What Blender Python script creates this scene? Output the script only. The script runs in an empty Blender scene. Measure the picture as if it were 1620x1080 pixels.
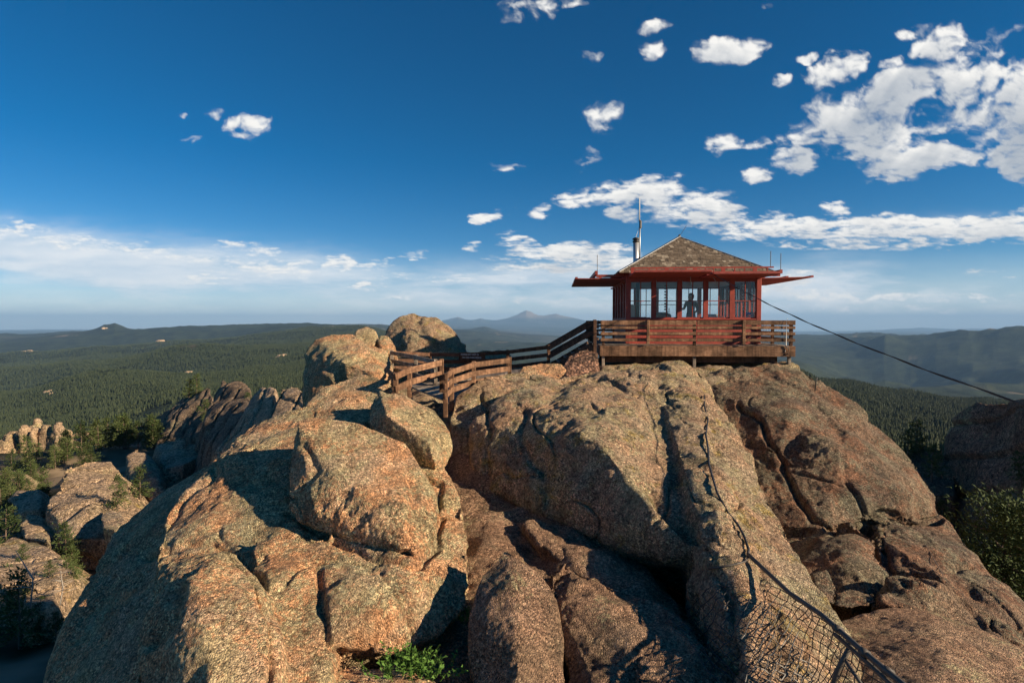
import bpy, bmesh, math, random
import numpy as np
from mathutils import Vector, Matrix
random.seed(7)
S = bpy.context.scene
C = S.collection
R = math.radians

# ------------------------------------------------------------------ camera
FPX = 900.0
TP = 32.0 / 900.0
PIT = math.atan(TP)
cam = bpy.data.cameras.new('camera')
camo = bpy.data.objects.new('camera', cam)
C.objects.link(camo)
cam.sensor_width = 36.0
cam.lens = 20.0
cam.clip_start = 0.05
cam.clip_end = 600000
camo.rotation_euler = (math.pi / 2 - PIT, 0, 0)
S.camera = camo
cp, sp = math.cos(PIT), math.sin(PIT)


def W(px, py, d):
    u = (px - 810) / FPX
    v = (540 - py) / FPX
    y = cp + v * sp
    z = v * cp - sp
    k = d / y
    return Vector((u * k, d, z * k))


# ------------------------------------------------------------------ numpy noise
def _hash(ix, iy, iz, seed):
    h = (ix * 374761393 + iy * 668265263 + iz * 2147483647 % 1274126177 + seed * 974634777) & 0xFFFFFFFF
    h = ((h ^ (h >> 13)) * 1274126177) & 0xFFFFFFFF
    h = ((h ^ (h >> 16)) * 2246822519) & 0xFFFFFFFF
    return (h ^ (h >> 15)) & 0xFFFFFFFF


def perlin(p, seed=0):
    """gradient noise about -1..1, p is (n,3)"""
    pf = np.floor(p)
    f = (p - pf).astype(np.float32)
    i = pf.astype(np.int64)
    w = f * f * f * (f * (f * 6 - 15) + 10)
    out = np.zeros(len(p), np.float32)
    for dx in (0, 1):
        wx = w[:, 0] if dx else 1 - w[:, 0]
        for dy in (0, 1):
            wy = w[:, 1] if dy else 1 - w[:, 1]
            for dz in (0, 1):
                wz = w[:, 2] if dz else 1 - w[:, 2]
                h = _hash(i[:, 0] + dx, i[:, 1] + dy, (i[:, 2] + dz) * 7919, seed)
                gx = ((h & 1023).astype(np.float32) / 511.5) - 1
                gy = (((h >> 10) & 1023).astype(np.float32) / 511.5) - 1
                gz = (((h >> 20) & 1023).astype(np.float32) / 511.5) - 1
                out += wx * wy * wz * (gx * (f[:, 0] - dx) + gy * (f[:, 1] - dy) + gz * (f[:, 2] - dz))
    return out * 1.35


def fbm(p, octs=4, seed=0, lac=2.03, gain=0.5):
    a, s, t = 1.0, np.zeros(len(p), np.float32), 0
    q = p.astype(np.float64)
    for o in range(octs):
        s += a * perlin(q, seed + o * 17)
        t += a
        a *= gain
        q = q * lac + 13.7
    return s / t


def worley(p, seed=0):
    """F1 and F2-F1"""
    pf = np.floor(p).astype(np.int64)
    f1 = np.full(len(p), 9.0, np.float32)
    f2 = np.full(len(p), 9.0, np.float32)
    for dx in (-1, 0, 1):
        for dy in (-1, 0, 1):
            for dz in (-1, 0, 1):
                c = pf + np.array([dx, dy, dz])
                h = _hash(c[:, 0], c[:, 1], c[:, 2] * 7919, seed)
                q = np.stack([(h & 1023), ((h >> 10) & 1023), ((h >> 20) & 1023)], 1) / 1023.0 + c
                d = np.sqrt(((q - p) ** 2).sum(1)).astype(np.float32)
                m = d < f1
                f2 = np.where(m, f1, np.minimum(f2, d))
                f1 = np.where(m, d, f1)
    return f1, f2 - f1


def smooth(a, b, x):
    t = np.clip((x - a) / (b - a), 0, 1)
    return t * t * (3 - 2 * t)


# ------------------------------------------------------------------ object helpers
def tag(o, label=None, cat=None, group=None, kind=None):
    if label: o['label'] = label
    if cat: o['category'] = cat
    if group: o['group'] = group
    if kind: o['kind'] = kind
    return o


def empty(name, loc=(0, 0, 0), rz=0.0):
    o = bpy.data.objects.new(name, None)
    C.objects.link(o)
    o.location = loc
    o.rotation_euler = (0, 0, rz)
    o.empty_display_size = 0.2
    return o


def np_mesh(name, co, faces, smooth_shade=True):
    """faces: (n,k) array"""
    me = bpy.data.meshes.new(name)
    co = np.asarray(co, np.float32)
    faces = np.asarray(faces, np.int32)
    me.vertices.add(len(co))
    me.vertices.foreach_set('co', co.ravel())
    n, k = faces.shape
    me.loops.add(n * k)
    me.loops.foreach_set('vertex_index', faces.ravel())
    me.polygons.add(n)
    me.polygons.foreach_set('loop_start', np.arange(0, n * k, k, dtype=np.int32))
    if smooth_shade:
        me.polygons.foreach_set('use_smooth', np.ones(n, bool))
    me.update(calc_edges=True)
    me.validate()
    return me


def link(name, me, mat, parent=None):
    o = bpy.data.objects.new(name, me)
    C.objects.link(o)
    if mat is not None and not me.materials:
        me.materials.append(mat)
    if parent is not None:
        o.parent = parent
    return o


class MB:
    def __init__(s):
        s.v = []
        s.f = []
        s.c = []

    def add(s, vs, fs, col=None):
        b = len(s.v)
        s.v += [tuple(x) for x in vs]
        s.f += [tuple(b + i for i in f) for f in fs]
        s.c += [col if col is not None else 0.5] * len(vs)
        return s

    def box(s, x0, x1, y0, y1, z0, z1, col=None):
        vs = [(x, y, z) for z in (z0, z1) for y in (y0, y1) for x in (x0, x1)]
        return s.add(vs, [(0, 2, 3, 1), (4, 5, 7, 6), (0, 1, 5, 4), (2, 6, 7, 3), (0, 4, 6, 2), (1, 3, 7, 5)], col)

    def beam(s, p, q, w, h, up=(0, 0, 1), col=None, ext=0.0):
        """box along p->q, w across, h along 'up'"""
        p, q = Vector(p), Vector(q)
        d = (q - p).normalized()
        p = p - d * ext
        q = q + d * ext
        u = Vector(up)
        side = d.cross(u).normalized()
        u = side.cross(d).normalized()
        vs = []
        for e in (p, q):
            for a, b in ((-1, -1), (1, -1), (1, 1), (-1, 1)):
                vs.append(e + side * (a * w / 2) + u * (b * h / 2))
        return s.add(vs, [(3, 2, 1, 0), (4, 5, 6, 7), (0, 1, 5, 4), (1, 2, 6, 5), (2, 3, 7, 6), (3, 0, 4, 7)], col)

    def tube(s, pts, r, n=8, col=None, cap=True):
        pts = [Vector(p) for p in pts]
        rs = r if isinstance(r, (list, tuple)) else [r] * len(pts)
        vs, fs = [], []
        ref = Vector((0, 0, 1))
        for i, p in enumerate(pts):
            d = (pts[min(i + 1, len(pts) - 1)] - pts[max(i - 1, 0)]).normalized()
            a = d.cross(ref)
            if a.length < 0.05:
                a = d.cross(Vector((1, 0, 0)))
            a.normalize()
            b = d.cross(a)
            for k in range(n):
                t = 2 * math.pi * k / n
                vs.append(p + (a * math.cos(t) + b * math.sin(t)) * rs[i])
        for i in range(len(pts) - 1):
            for k in range(n):
                fs.append((i * n + k, i * n + (k + 1) % n, (i + 1) * n + (k + 1) % n, (i + 1) * n + k))
        if cap:
            fs.append(tuple(range(n - 1, -1, -1)))
            fs.append(tuple((len(pts) - 1) * n + k for k in range(n)))
        return s.add(vs, fs, col)

    def build(s, name, mat, parent=None, smooth_shade=False, bevel=0.0):
        me = bpy.data.meshes.new(name)
        me.from_pydata(s.v, [], s.f)
        bm = bmesh.new()
        bm.from_mesh(me)
        bmesh.ops.recalc_face_normals(bm, faces=bm.faces)
        bm.to_mesh(me)
        bm.free()
        at = me.attributes.new('shade', 'FLOAT', 'POINT')
        at.data.foreach_set('value', np.array(s.c, np.float32))
        if smooth_shade:
            me.polygons.foreach_set('use_smooth', np.ones(len(me.polygons), bool))
        o = link(name, me, mat, parent)
        if bevel:
            m = o.modifiers.new('bevel', 'BEVEL')
            m.width = bevel
            m.segments = 1
        return o


# ------------------------------------------------------------------ materials
def newmat(name):
    m = bpy.data.materials.new(name)
    m.use_nodes = True
    nt = m.node_tree
    nt.nodes.clear()
    out = nt.nodes.new('ShaderNodeOutputMaterial')
    b = nt.nodes.new('ShaderNodeBsdfPrincipled')
    nt.links.new(b.outputs[0], out.inputs[0])
    return m, nt, b


def N(nt, typ, **kw):
    n = nt.nodes.new(typ)
    for k, v in kw.items():
        if k.startswith('i_'):
            n.inputs[k[2:].replace('_', ' ')].default_value = v
        else:
            setattr(n, k, v)
    return n


def noise(nt, vec, scale, detail=4, rough=0.55, dist=0.0):
    n = N(nt, 'ShaderNodeTexNoise')
    n.inputs['Scale'].default_value = scale
    n.inputs['Detail'].default_value = detail
    n.inputs['Roughness'].default_value = rough
    n.inputs['Distortion'].default_value = dist
    nt.links.new(vec, n.inputs['Vector'])
    return n.outputs['Fac']


def vor(nt, vec, scale, feature='F1', out='Distance', rnd=1.0):
    n = N(nt, 'ShaderNodeTexVoronoi', feature=feature)
    n.inputs['Scale'].default_value = scale
    n.inputs['Randomness'].default_value = rnd
    nt.links.new(vec, n.inputs['Vector'])
    return n.outputs[out]


def ramp(nt, fac, stops):
    n = N(nt, 'ShaderNodeValToRGB')
    e = n.color_ramp.elements
    while len(e) < len(stops):
        e.new(0.5)
    for i, (p, c) in enumerate(stops):
        e[i].position = p
        e[i].color = (c, c, c, 1) if isinstance(c, (int, float)) else (*c, 1)
    nt.links.new(fac, n.inputs[0])
    return n.outputs[0]


def mix(nt, fac, a, b, mode='MIX'):
    n = N(nt, 'ShaderNodeMix', data_type='RGBA', blend_type=mode)
    for sock, v in ((n.inputs[0], fac), (n.inputs[6], a), (n.inputs[7], b)):
        if isinstance(v, (int, float)):
            sock.default_value = v if sock == n.inputs[0] else (v, v, v, 1)
        elif isinstance(v, tuple):
            sock.default_value = (*v, 1)
        else:
            nt.links.new(v, sock)
    return n.outputs[2]


def math_(nt, op, a, b=0.0):
    n = N(nt, 'ShaderNodeMath', operation=op)
    for s_, v in ((n.inputs[0], a), (n.inputs[1], b)):
        if isinstance(v, (int, float)):
            s_.default_value = v
        else:
            nt.links.new(v, s_)
    return n.outputs[0]


def bump(nt, b, height, strength, dist, prev=None):
    n = N(nt, 'ShaderNodeBump')
    n.inputs['Strength'].default_value = strength
    n.inputs['Distance'].default_value = dist
    nt.links.new(height, n.inputs['Height'])
    if prev is not None:
        nt.links.new(prev, n.inputs['Normal'])
    nt.links.new(n.outputs[0], b.inputs['Normal'])
    return n.outputs[0]


def granite(name, cols, lichen=(0.42, 0.36, 0.20), lich_amt=0.5, dark_amt=0.5, yellow=0.0, sc=1.0, bs=1.0, gain=1.0):
    m, nt, b = newmat(name)
    geo = N(nt, 'ShaderNodeNewGeometry')
    P = geo.outputs['Position']
    big = noise(nt, P, 0.75 * sc, 4, 0.6, 0.4)
    c = ramp(nt, big, [(0.34, cols[0]), (0.5, cols[1]), (0.64, cols[2])])
    # pale lichen crusts
    lf = noise(nt, P, 1.3 * sc, 3, 0.55)
    l2 = noise(nt, P, 17 * sc, 5, 0.7)
    lm = math_(nt, 'ADD', math_(nt, 'MULTIPLY', lf, 1.1), math_(nt, 'MULTIPLY', l2, 0.9))
    t = 1.13 - 0.28 * lich_amt
    lm = ramp(nt, math_(nt, 'MULTIPLY', lm, 0.5), [(t * 0.5, 0.0), (t * 0.5 + 0.05, 0.8)])
    c = mix(nt, lm, c, lichen)
    if yellow:
        ym = noise(nt, P, 2.6 * sc, 5, 0.72)
        ym = ramp(nt, ym, [(0.62 - yellow * 0.12, 0.0), (0.70 - yellow * 0.1, 0.75)])
        c = mix(nt, ym, c, (0.33, 0.22, 0.045))
    # dark weathering
    dm = noise(nt, P, 2.2 * sc, 6, 0.75, 0.6)
    dm = ramp(nt, dm, [(0.50 - 0.05 * dark_amt, 0.0), (0.66 - 0.05 * dark_amt, 0.75 * min(1, dark_amt + 0.3))])
    c = mix(nt, dm, c, (0.10, 0.075, 0.055))
    # crusty lichen splotches with their own outline
    sm_ = math_(nt, 'ADD', math_(nt, 'MULTIPLY', noise(nt, P, 5.5 * sc, 9, 0.74), 0.7), math_(nt, 'MULTIPLY', noise(nt, P, 1.1 * sc, 3, 0.5), 0.3))
    c = mix(nt, ramp(nt, sm_, [(0.535, 0.0), (0.56, 0.75 * lich_amt + 0.1)]), c, tuple(x * y for x, y in zip(lichen, (1.0, 1.08, 1.15))))
    sd = math_(nt, 'ADD', math_(nt, 'MULTIPLY', noise(nt, P, 7.5 * sc, 9, 0.76), 0.72), math_(nt, 'MULTIPLY', noise(nt, P, 0.8 * sc, 3, 0.5), 0.28))
    c = mix(nt, ramp(nt, sd, [(0.55, 0.0), (0.575, 0.7 * dark_amt + 0.15)]), c, (0.09, 0.075, 0.06))
    # water stains running down and broad pale patches
    mp = N(nt, 'ShaderNodeMapping')
    mp.inputs['Scale'].default_value = (1.6 * sc, 1.6 * sc, 0.28 * sc)
    nt.links.new(P, mp.inputs[0])
    c = mix(nt, 0.8, c, ramp(nt, noise(nt, mp.outputs[0], 1.6, 5, 0.65), [(0.30, 0.45), (0.48, 1.0), (0.7, 1.25)]), 'MULTIPLY')
    pk = ramp(nt, noise(nt, P, 0.9 * sc, 5, 0.7, 1.0), [(0.52, 0.0), (0.62, 0.6)])
    c = mix(nt, pk, c, tuple(min(1, x * 0.5 + y) for x, y in zip(cols[2], (0.22, 0.15, 0.10))))
    # crystals
    vc = N(nt, 'ShaderNodeTexVoronoi', feature='F1')
    vc.inputs['Scale'].default_value = 55 * sc
    nt.links.new(P, vc.inputs['Vector'])
    sep = N(nt, 'ShaderNodeSeparateColor')
    nt.links.new(vc.outputs['Color'], sep.inputs[0])
    g1 = ramp(nt, sep.outputs[0], [(0.0, 0.30), (0.28, 0.72), (0.72, 1.12), (1.0, 2.1)])
    gm = ramp(nt, noise(nt, P, 1.7 * sc, 3, 0.6), [(0.35, 0.45), (0.6, 1.0)])
    c = mix(nt, gm, c, mix(nt, 1.0, c, g1, 'MULTIPLY'))
    g2 = ramp(nt, noise(nt, P, 19 * sc, 5, 0.75), [(0.36, 0.25), (0.5, 1.0), (0.64, 1.55)])
    c = mix(nt, 0.8, c, g2, 'MULTIPLY')
    if gain != 1.0:
        gn = N(nt, 'ShaderNodeVectorMath', operation='SCALE')
        gn.inputs['Scale'].default_value = gain
        nt.links.new(c, gn.inputs[0])
        c = gn.outputs[0]
    nt.links.new(c, b.inputs['Base Color'])
    b.inputs['Roughness'].default_value = 0.88
    b.inputs['Specular IOR Level'].default_value = 0.25
    h = math_(nt, 'ADD', math_(nt, 'MULTIPLY', noise(nt, P, 20 * sc, 6, 0.75), 0.9), math_(nt, 'MULTIPLY', vc.outputs['Distance'], -0.45))
    h = math_(nt, 'ADD', h, math_(nt, 'MULTIPLY', noise(nt, P, 6 * sc, 4, 0.6), 0.8))
    bump(nt, b, h, 1.0, 0.10 * bs / sc)
    return m


ORANGE = [(0.43, 0.30, 0.18), (0.60, 0.305, 0.15), (0.55, 0.375, 0.23)]
BROWN = [(0.34, 0.24, 0.15), (0.44, 0.27, 0.165), (0.40, 0.30, 0.20)]
M = {}
M['rock_left'] = granite('granite orange lichened', ORANGE, lich_amt=0.55, dark_amt=0.3, gain=1.3)
M['rock_mid'] = granite('granite brown lichened', BROWN, lichen=(0.37, 0.32, 0.19), lich_amt=0.5, dark_amt=0.5, yellow=0.55, gain=1.28)
M['rock_right'] = granite('granite rust shade-toned', [(0.20, 0.14, 0.10), (0.33, 0.165, 0.095), (0.26, 0.185, 0.125)], lichen=(0.29, 0.26, 0.17), lich_amt=0.5, dark_amt=0.7)  # colours lowered to paint in the dimness of raking light on the right
M['rock_low'] = granite('granite bare brown', [(0.27, 0.175, 0.11), (0.32, 0.19, 0.12), (0.40, 0.255, 0.165)], lich_amt=0.05, dark_amt=0.3, gain=1.2)
M['rock_far'] = granite('granite far', [(0.40, 0.29, 0.18), (0.50, 0.34, 0.21), (0.44, 0.32, 0.22)], lich_amt=0.1, dark_amt=0.15, sc=0.13, yellow=0.2, bs=0.6)
M['rock_ridge_shaded'] = granite('granite ridge shade-toned', [(0.17, 0.125, 0.09), (0.24, 0.165, 0.11), (0.20, 0.15, 0.11)], lich_amt=0.1, dark_amt=0.6, sc=0.13, bs=0.6)  # darker copy of the far granite: the ridge's shade put into its colour
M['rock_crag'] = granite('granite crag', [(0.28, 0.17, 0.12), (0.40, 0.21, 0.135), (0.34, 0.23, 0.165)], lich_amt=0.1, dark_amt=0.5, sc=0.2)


def wood(name, c1, c2, scale=1.0):
    m, nt, b = newmat(name)
    tc = N(nt, 'ShaderNodeNewGeometry')
    mp = N(nt, 'ShaderNodeMapping')
    mp.inputs['Scale'].default_value = (1.2, 1.2, 9)
    nt.links.new(tc.outputs['Position'], mp.inputs[0])
    g = noise(nt, mp.outputs[0], 6 * scale, 6, 0.7, 0.5)
    g2 = noise(nt, tc.outputs['Position'], 3, 3, 0.6)
    c = ramp(nt, g, [(0.3, tuple(x * 0.45 for x in c1)), (0.48, c1), (0.66, c2)])
    c = mix(nt, 0.8, c, ramp(nt, g2, [(0.36, 0.4), (0.62, 1.3)]), 'MULTIPLY')
    mv = N(nt, 'ShaderNodeMapping')
    mv.inputs['Scale'].default_value = (14, 14, 1.0)
    nt.links.new(tc.outputs['Position'], mv.inputs[0])
    c = mix(nt, 0.6, c, ramp(nt, noise(nt, mv.outputs[0], 1.0, 4, 0.6), [(0.40, 0.45), (0.56, 1.15)]), 'MULTIPLY')
    at = N(nt, 'ShaderNodeAttribute', attribute_name='shade')
    c = mix(nt, 0.7, c, ramp(nt, at.outputs['Fac'], [(0.0, 0.55), (1.0, 1.5)]), 'MULTIPLY')
    nt.links.new(c, b.inputs['Base Color'])
    b.inputs['Roughness'].default_value = 0.8
    b.inputs['Specular IOR Level'].default_value = 0.25
    bump(nt, b, g, 0.5, 0.01)
    return m


M['wood'] = wood('weathered brown wood', (0.21, 0.11, 0.062), (0.33, 0.195, 0.115))
M['wood_dark'] = wood('dark and shade-toned wood', (0.10, 0.05, 0.03), (0.16, 0.085, 0.05))  # sign's own dark brown; on back fence and stairs it paints in shade
M['wood_grey'] = wood('grey weathered wood', (0.24, 0.19, 0.15), (0.38, 0.31, 0.24))


def paint(name, col, rough=0.6, var=0.35, bumpy=0.3, metallic=0.0):
    m, nt, b = newmat(name)
    g = N(nt, 'ShaderNodeNewGeometry')
    n = noise(nt, g.outputs['Position'], 5, 6, 0.7)
    c = mix(nt, var, col, ramp(nt, n, [(0.3, tuple(x * 0.3 for x in col)), (0.7, tuple(min(1, x * 1.5) for x in col))]))
    nt.links.new(c, b.inputs['Base Color'])
    b.inputs['Roughness'].default_value = rough
    b.inputs['Metallic'].default_value = metallic
    if bumpy:
        bump(nt, b, noise(nt, g.outputs['Position'], 30, 4), bumpy, 0.004)
    return m


M['red'] = paint('barn red paint', (0.33, 0.05, 0.032), var=0.55)
M['red2'] = paint('faded red paint', (0.34, 0.06, 0.045), var=0.5)
M['grey_paint'] = paint('interior grey', (0.55, 0.58, 0.60), var=0.1)
M['ceiling'] = paint('interior ceiling', (0.5, 0.52, 0.55), var=0.1)
M['steel'] = paint('galvanised steel', (0.62, 0.62, 0.62), 0.42, 0.15, 0.1, 0.7)
M['iron'] = paint('dark iron', (0.09, 0.085, 0.08), 0.5, 0.4, 0.2, 0.6)
M['rail_metal'] = paint('weathered grey pipe', (0.085, 0.072, 0.06), 0.6, 0.5, 0.2, 0.0)
M['cable'] = paint('black cable', (0.03, 0.03, 0.032), 0.5, 0.2)
M['white'] = paint('white', (0.75, 0.75, 0.72), 0.6, 0.1)
M['cloth'] = paint('dark clothing', (0.16, 0.18, 0.22), 0.9, 0.3)
M['skin'] = paint('skin', (0.45, 0.27, 0.19), 0.6, 0.1, 0)
M['hair'] = paint('hair', (0.07, 0.05, 0.035), 0.7, 0.2, 0)
M['blue'] = paint('flag blue', (0.04, 0.08, 0.40), 0.7, 0.1)
M['stripe'] = paint('flag red', (0.45, 0.06, 0.07), 0.7, 0.1)
M['furniture'] = paint('furniture', (0.16, 0.13, 0.11), 0.6, 0.2)


def mat_shingle():
    m, nt, b = newmat('wood shingle roof')
    at = N(nt, 'ShaderNodeAttribute', attribute_name='shade')
    g = N(nt, 'ShaderNodeNewGeometry')
    n = noise(nt, g.outputs['Position'], 14, 5, 0.7)
    c = ramp(nt, at.outputs['Fac'], [(0.0, (0.07, 0.05, 0.035)), (0.5, (0.17, 0.125, 0.085)), (0.85, (0.27, 0.21, 0.15)), (1.0, (0.42, 0.35, 0.26))])
    c = mix(nt, 0.7, c, ramp(nt, n, [(0.3, 0.55), (0.7, 1.35)]), 'MULTIPLY')
    nt.links.new(c, b.inputs['Base Color'])
    b.inputs['Roughness'].default_value = 0.9
    bump(nt, b, n, 0.5, 0.01)
    return m


M['shingle'] = mat_shingle()


def mat_glass():
    m = bpy.data.materials.new('thin window glass')
    m.use_nodes = True
    nt = m.node_tree
    nt.nodes.clear()
    out = nt.nodes.new('ShaderNodeOutputMaterial')
    mx = nt.nodes.new('ShaderNodeMixShader')
    tr = nt.nodes.new('ShaderNodeBsdfTransparent')
    tr.inputs[0].default_value = (0.97, 0.98, 0.98, 1)
    gl = nt.nodes.new('ShaderNodeBsdfGlossy')
    gl.inputs['Roughness'].default_value = 0.02
    fr = nt.nodes.new('ShaderNodeFresnel')
    fr.inputs[0].default_value = 1.5
    nt.links.new(math_(nt, 'MULTIPLY', fr.outputs[0], 1.0), mx.inputs[0])
    nt.links.new(tr.outputs[0], mx.inputs[1])
    nt.links.new(gl.outputs[0], mx.inputs[2])
    nt.links.new(mx.outputs[0], out.inputs[0])
    return m


M['glass'] = mat_glass()


def mat_leaf(name, c1, c2, c3, trans=0.15, sc=1.0):
    m, nt, b = newmat(name)
    g = N(nt, 'ShaderNodeNewGeometry')
    oi = N(nt, 'ShaderNodeObjectInfo')
    n = noise(nt, g.outputs['Position'], 1.2 * sc, 4, 0.7)
    f = math_(nt, 'ADD', math_(nt, 'MULTIPLY', n, 0.75), math_(nt, 'MULTIPLY', oi.outputs['Random'], 0.3))
    c = ramp(nt, f, [(0.35, c1), (0.55, c2), (0.75, c3)])
    nt.links.new(c, b.inputs['Base Color'])
    b.inputs['Roughness'].default_value = 0.75
    b.inputs['Specular IOR Level'].default_value = 0.2
    return m


M['needle'] = mat_leaf('pine needles', (0.035, 0.055, 0.018), (0.065, 0.09, 0.028), (0.11, 0.13, 0.045))
M['needle_far'] = mat_leaf('far pine needles', (0.022, 0.034, 0.016), (0.036, 0.050, 0.021), (0.058, 0.070, 0.030), sc=0.03)
M['leaf'] = mat_leaf('fresh green leaves', (0.07, 0.15, 0.025), (0.14, 0.25, 0.05), (0.26, 0.36, 0.09), sc=9)
M['grass'] = mat_leaf('dark grass', (0.03, 0.07, 0.02), (0.06, 0.11, 0.03), (0.10, 0.15, 0.05), sc=6)
M['bark'] = paint('pine bark', (0.16, 0.11, 0.08), 0.9, 0.5)
M['dead'] = paint('bleached dead wood', (0.38, 0.34, 0.29), 0.9, 0.3)


# ------------------------------------------------------------------ rocks
def hull_into(bm, pts):
    vs = [bm.verts.new(p) for p in pts]
    r = bmesh.ops.convex_hull(bm, input=vs, use_existing_faces=False)
    inner = [e for e in r['geom_interior'] if isinstance(e, bmesh.types.BMVert)]
    unused = [e for e in r['geom_unused'] if isinstance(e, bmesh.types.BMVert)]
    bmesh.ops.delete(bm, geom=list(set(inner + unused)), context='VERTS')


def pix(P):
    fw = P[:, 1] * cp - P[:, 2] * sp
    up = P[:, 1] * sp + P[:, 2] * cp
    fw = np.maximum(fw, 0.1)
    return 810 + FPX * P[:, 0] / fw, 540 - FPX * up / fw, fw


def line_dist(x, y, pl):
    best = np.full(len(x), 1e9)
    for (ax, ay), (bx, by) in zip(pl[:-1], pl[1:]):
        dx, dy = bx - ax, by - ay
        t = np.clip(((x - ax) * dx + (y - ay) * dy) / (dx * dx + dy * dy), 0, 1)
        best = np.minimum(best, np.hypot(x - ax - t * dx, y - ay - t * dy))
    return best


def rock(name, hulls, mat, voxel, sm=6, low=0.12, mid=0.05, fine=0.018, crack=0.05, seed=0, lf=1.0, lay=None, parent=None, grooves=()):
    bm = bmesh.new()
    for h in hulls:
        tmp = bmesh.new()
        hull_into(tmp, [W(*p) if len(p) == 3 else Vector(p[:3]) for p in h])
        me_ = bpy.data.meshes.new('t')
        tmp.to_mesh(me_)
        tmp.free()
        bm.from_mesh(me_)
        bpy.data.meshes.remove(me_)
    me = bpy.data.meshes.new(name)
    bm.to_mesh(me)
    bm.free()
    o = bpy.data.objects.new(name, me)
    C.objects.link(o)
    md = o.modifiers.new('r', 'REMESH')
    md.mode = 'VOXEL'
    md.voxel_size = voxel
    if sm:
        ms = o.modifiers.new('s', 'SMOOTH')
        ms.factor = 0.5
        ms.iterations = sm
    dg = bpy.context.evaluated_depsgraph_get()
    ev = o.evaluated_get(dg)
    m2 = bpy.data.meshes.new_from_object(ev)
    o.modifiers.clear()
    o.data = m2
    bpy.data.meshes.remove(me)
    me = m2
    me.name = name
    n = len(me.vertices)
    co = np.empty(n * 3, np.float32)
    nr = np.empty(n * 3, np.float32)

    def getn():
        me.vertices.foreach_get('co', co)
        me.vertices.foreach_get('normal', nr)
        return co.reshape(-1, 3).astype(np.float64), nr.reshape(-1, 3).astype(np.float64)

    P, Nn = getn()
    q = P * lf
    wp = np.stack([perlin(q * 0.8 + 5, seed + 1), perlin(q * 0.8 + 9, seed + 2), perlin(q * 0.8 + 31, seed + 3)], 1) * 0.35
    f1, fe = worley((q + wp) * 0.55, seed + 4)
    d = low * 1.6 * fbm(q * 0.5, 2, seed) + low * 0.9 * (smooth(0.0, 0.35, fe) - 1)
    d += low * 0.8 * (0.35 - np.abs(perlin((q + wp) * 1.1, seed + 6)))
    if lay:
        # joint planes: stacked layers
        ax = Vector(lay[0]).normalized()
        t = (q @ np.array(ax)) / lay[1] + 0.5 * fbm(q * 0.35, 2, seed + 9)
        fr = np.abs((t % 1.0) - 0.5)
        d -= lay[2] * (1 - smooth(0.0, 0.10, fr))
    P = P + Nn * d[:, None]
    me.vertices.foreach_set('co', P.astype(np.float32).ravel())
    me.update()
    P, Nn = getn()
    q = P * lf
    # cracks
    if grooves:
        gx, gy, fw = pix(P)
        face = smooth(-0.1, 0.25, -(P * Nn).sum(1) / np.linalg.norm(P, axis=1))
        gx = gx + 9 * perlin(q * 2.1, seed + 71)
        gy = gy + 9 * perlin(q * 2.1, seed + 72)
        gd = np.zeros(n)
        for pl, wd, dep in grooves:
            dm = line_dist(gx, gy, pl) * fw / FPX
            gd = np.maximum(gd, dep * np.exp(-(dm / wd) ** 2) * face)
        P = P - Nn * gd[:, None]
    c1 = np.abs(perlin(q * np.array([0.45, 0.45, 0.7]) + 3 + wp, seed + 21))
    cr = (1 - smooth(0.0, 0.022, c1)) * smooth(-0.1, 0.25, perlin(q * 0.6, seed + 22))
    d = -crack * cr
    m1 = fbm(q * 2.2, 3, seed + 31, gain=0.55)
    rid = 0.3 - np.abs(perlin(q * 3.1 + 7, seed + 33))
    rough = 0.55 + 0.9 * smooth(-0.2, 0.35, perlin(q * 0.7 + 50, seed + 34))
    d += mid * (m1 * 1.5 + rid * 0.6) * rough
    pit = smooth(0.34, 0.6, perlin(q * 3.6 + 11, seed + 36))
    d -= mid * 0.55 * pit
    if fine:
        d += fine * (fbm(q * 8.0, 4, seed + 41, gain=0.7) * 1.9) * rough
        f1, fe = worley(q * 15.0, seed + 44)
        d += fine * 0.5 * (0.45 - f1)
    P = P + Nn * d[:, None]
    me.vertices.foreach_set('co', P.astype(np.float32).ravel())
    me.polygons.foreach_set('use_smooth', np.ones(len(me.polygons), bool))
    me.update()
    me.materials.clear()
    me.materials.append(mat)
    if parent:
        o.parent = parent
    return o


def dn(p, z):
    """world point straight below p at height z (4-tuple marks world coords)"""
    return (p[0], p[1], z, 0)


def foot(pts, z, grow=1.0):
    out = []
    ws = [W(*p) for p in pts]
    c = sum(ws, Vector()) / len(ws)
    for w in ws:
        out.append((c.x + (w.x - c.x) * grow, c.y + (w.y - c.y) * grow, z, 0))
    return out


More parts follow.
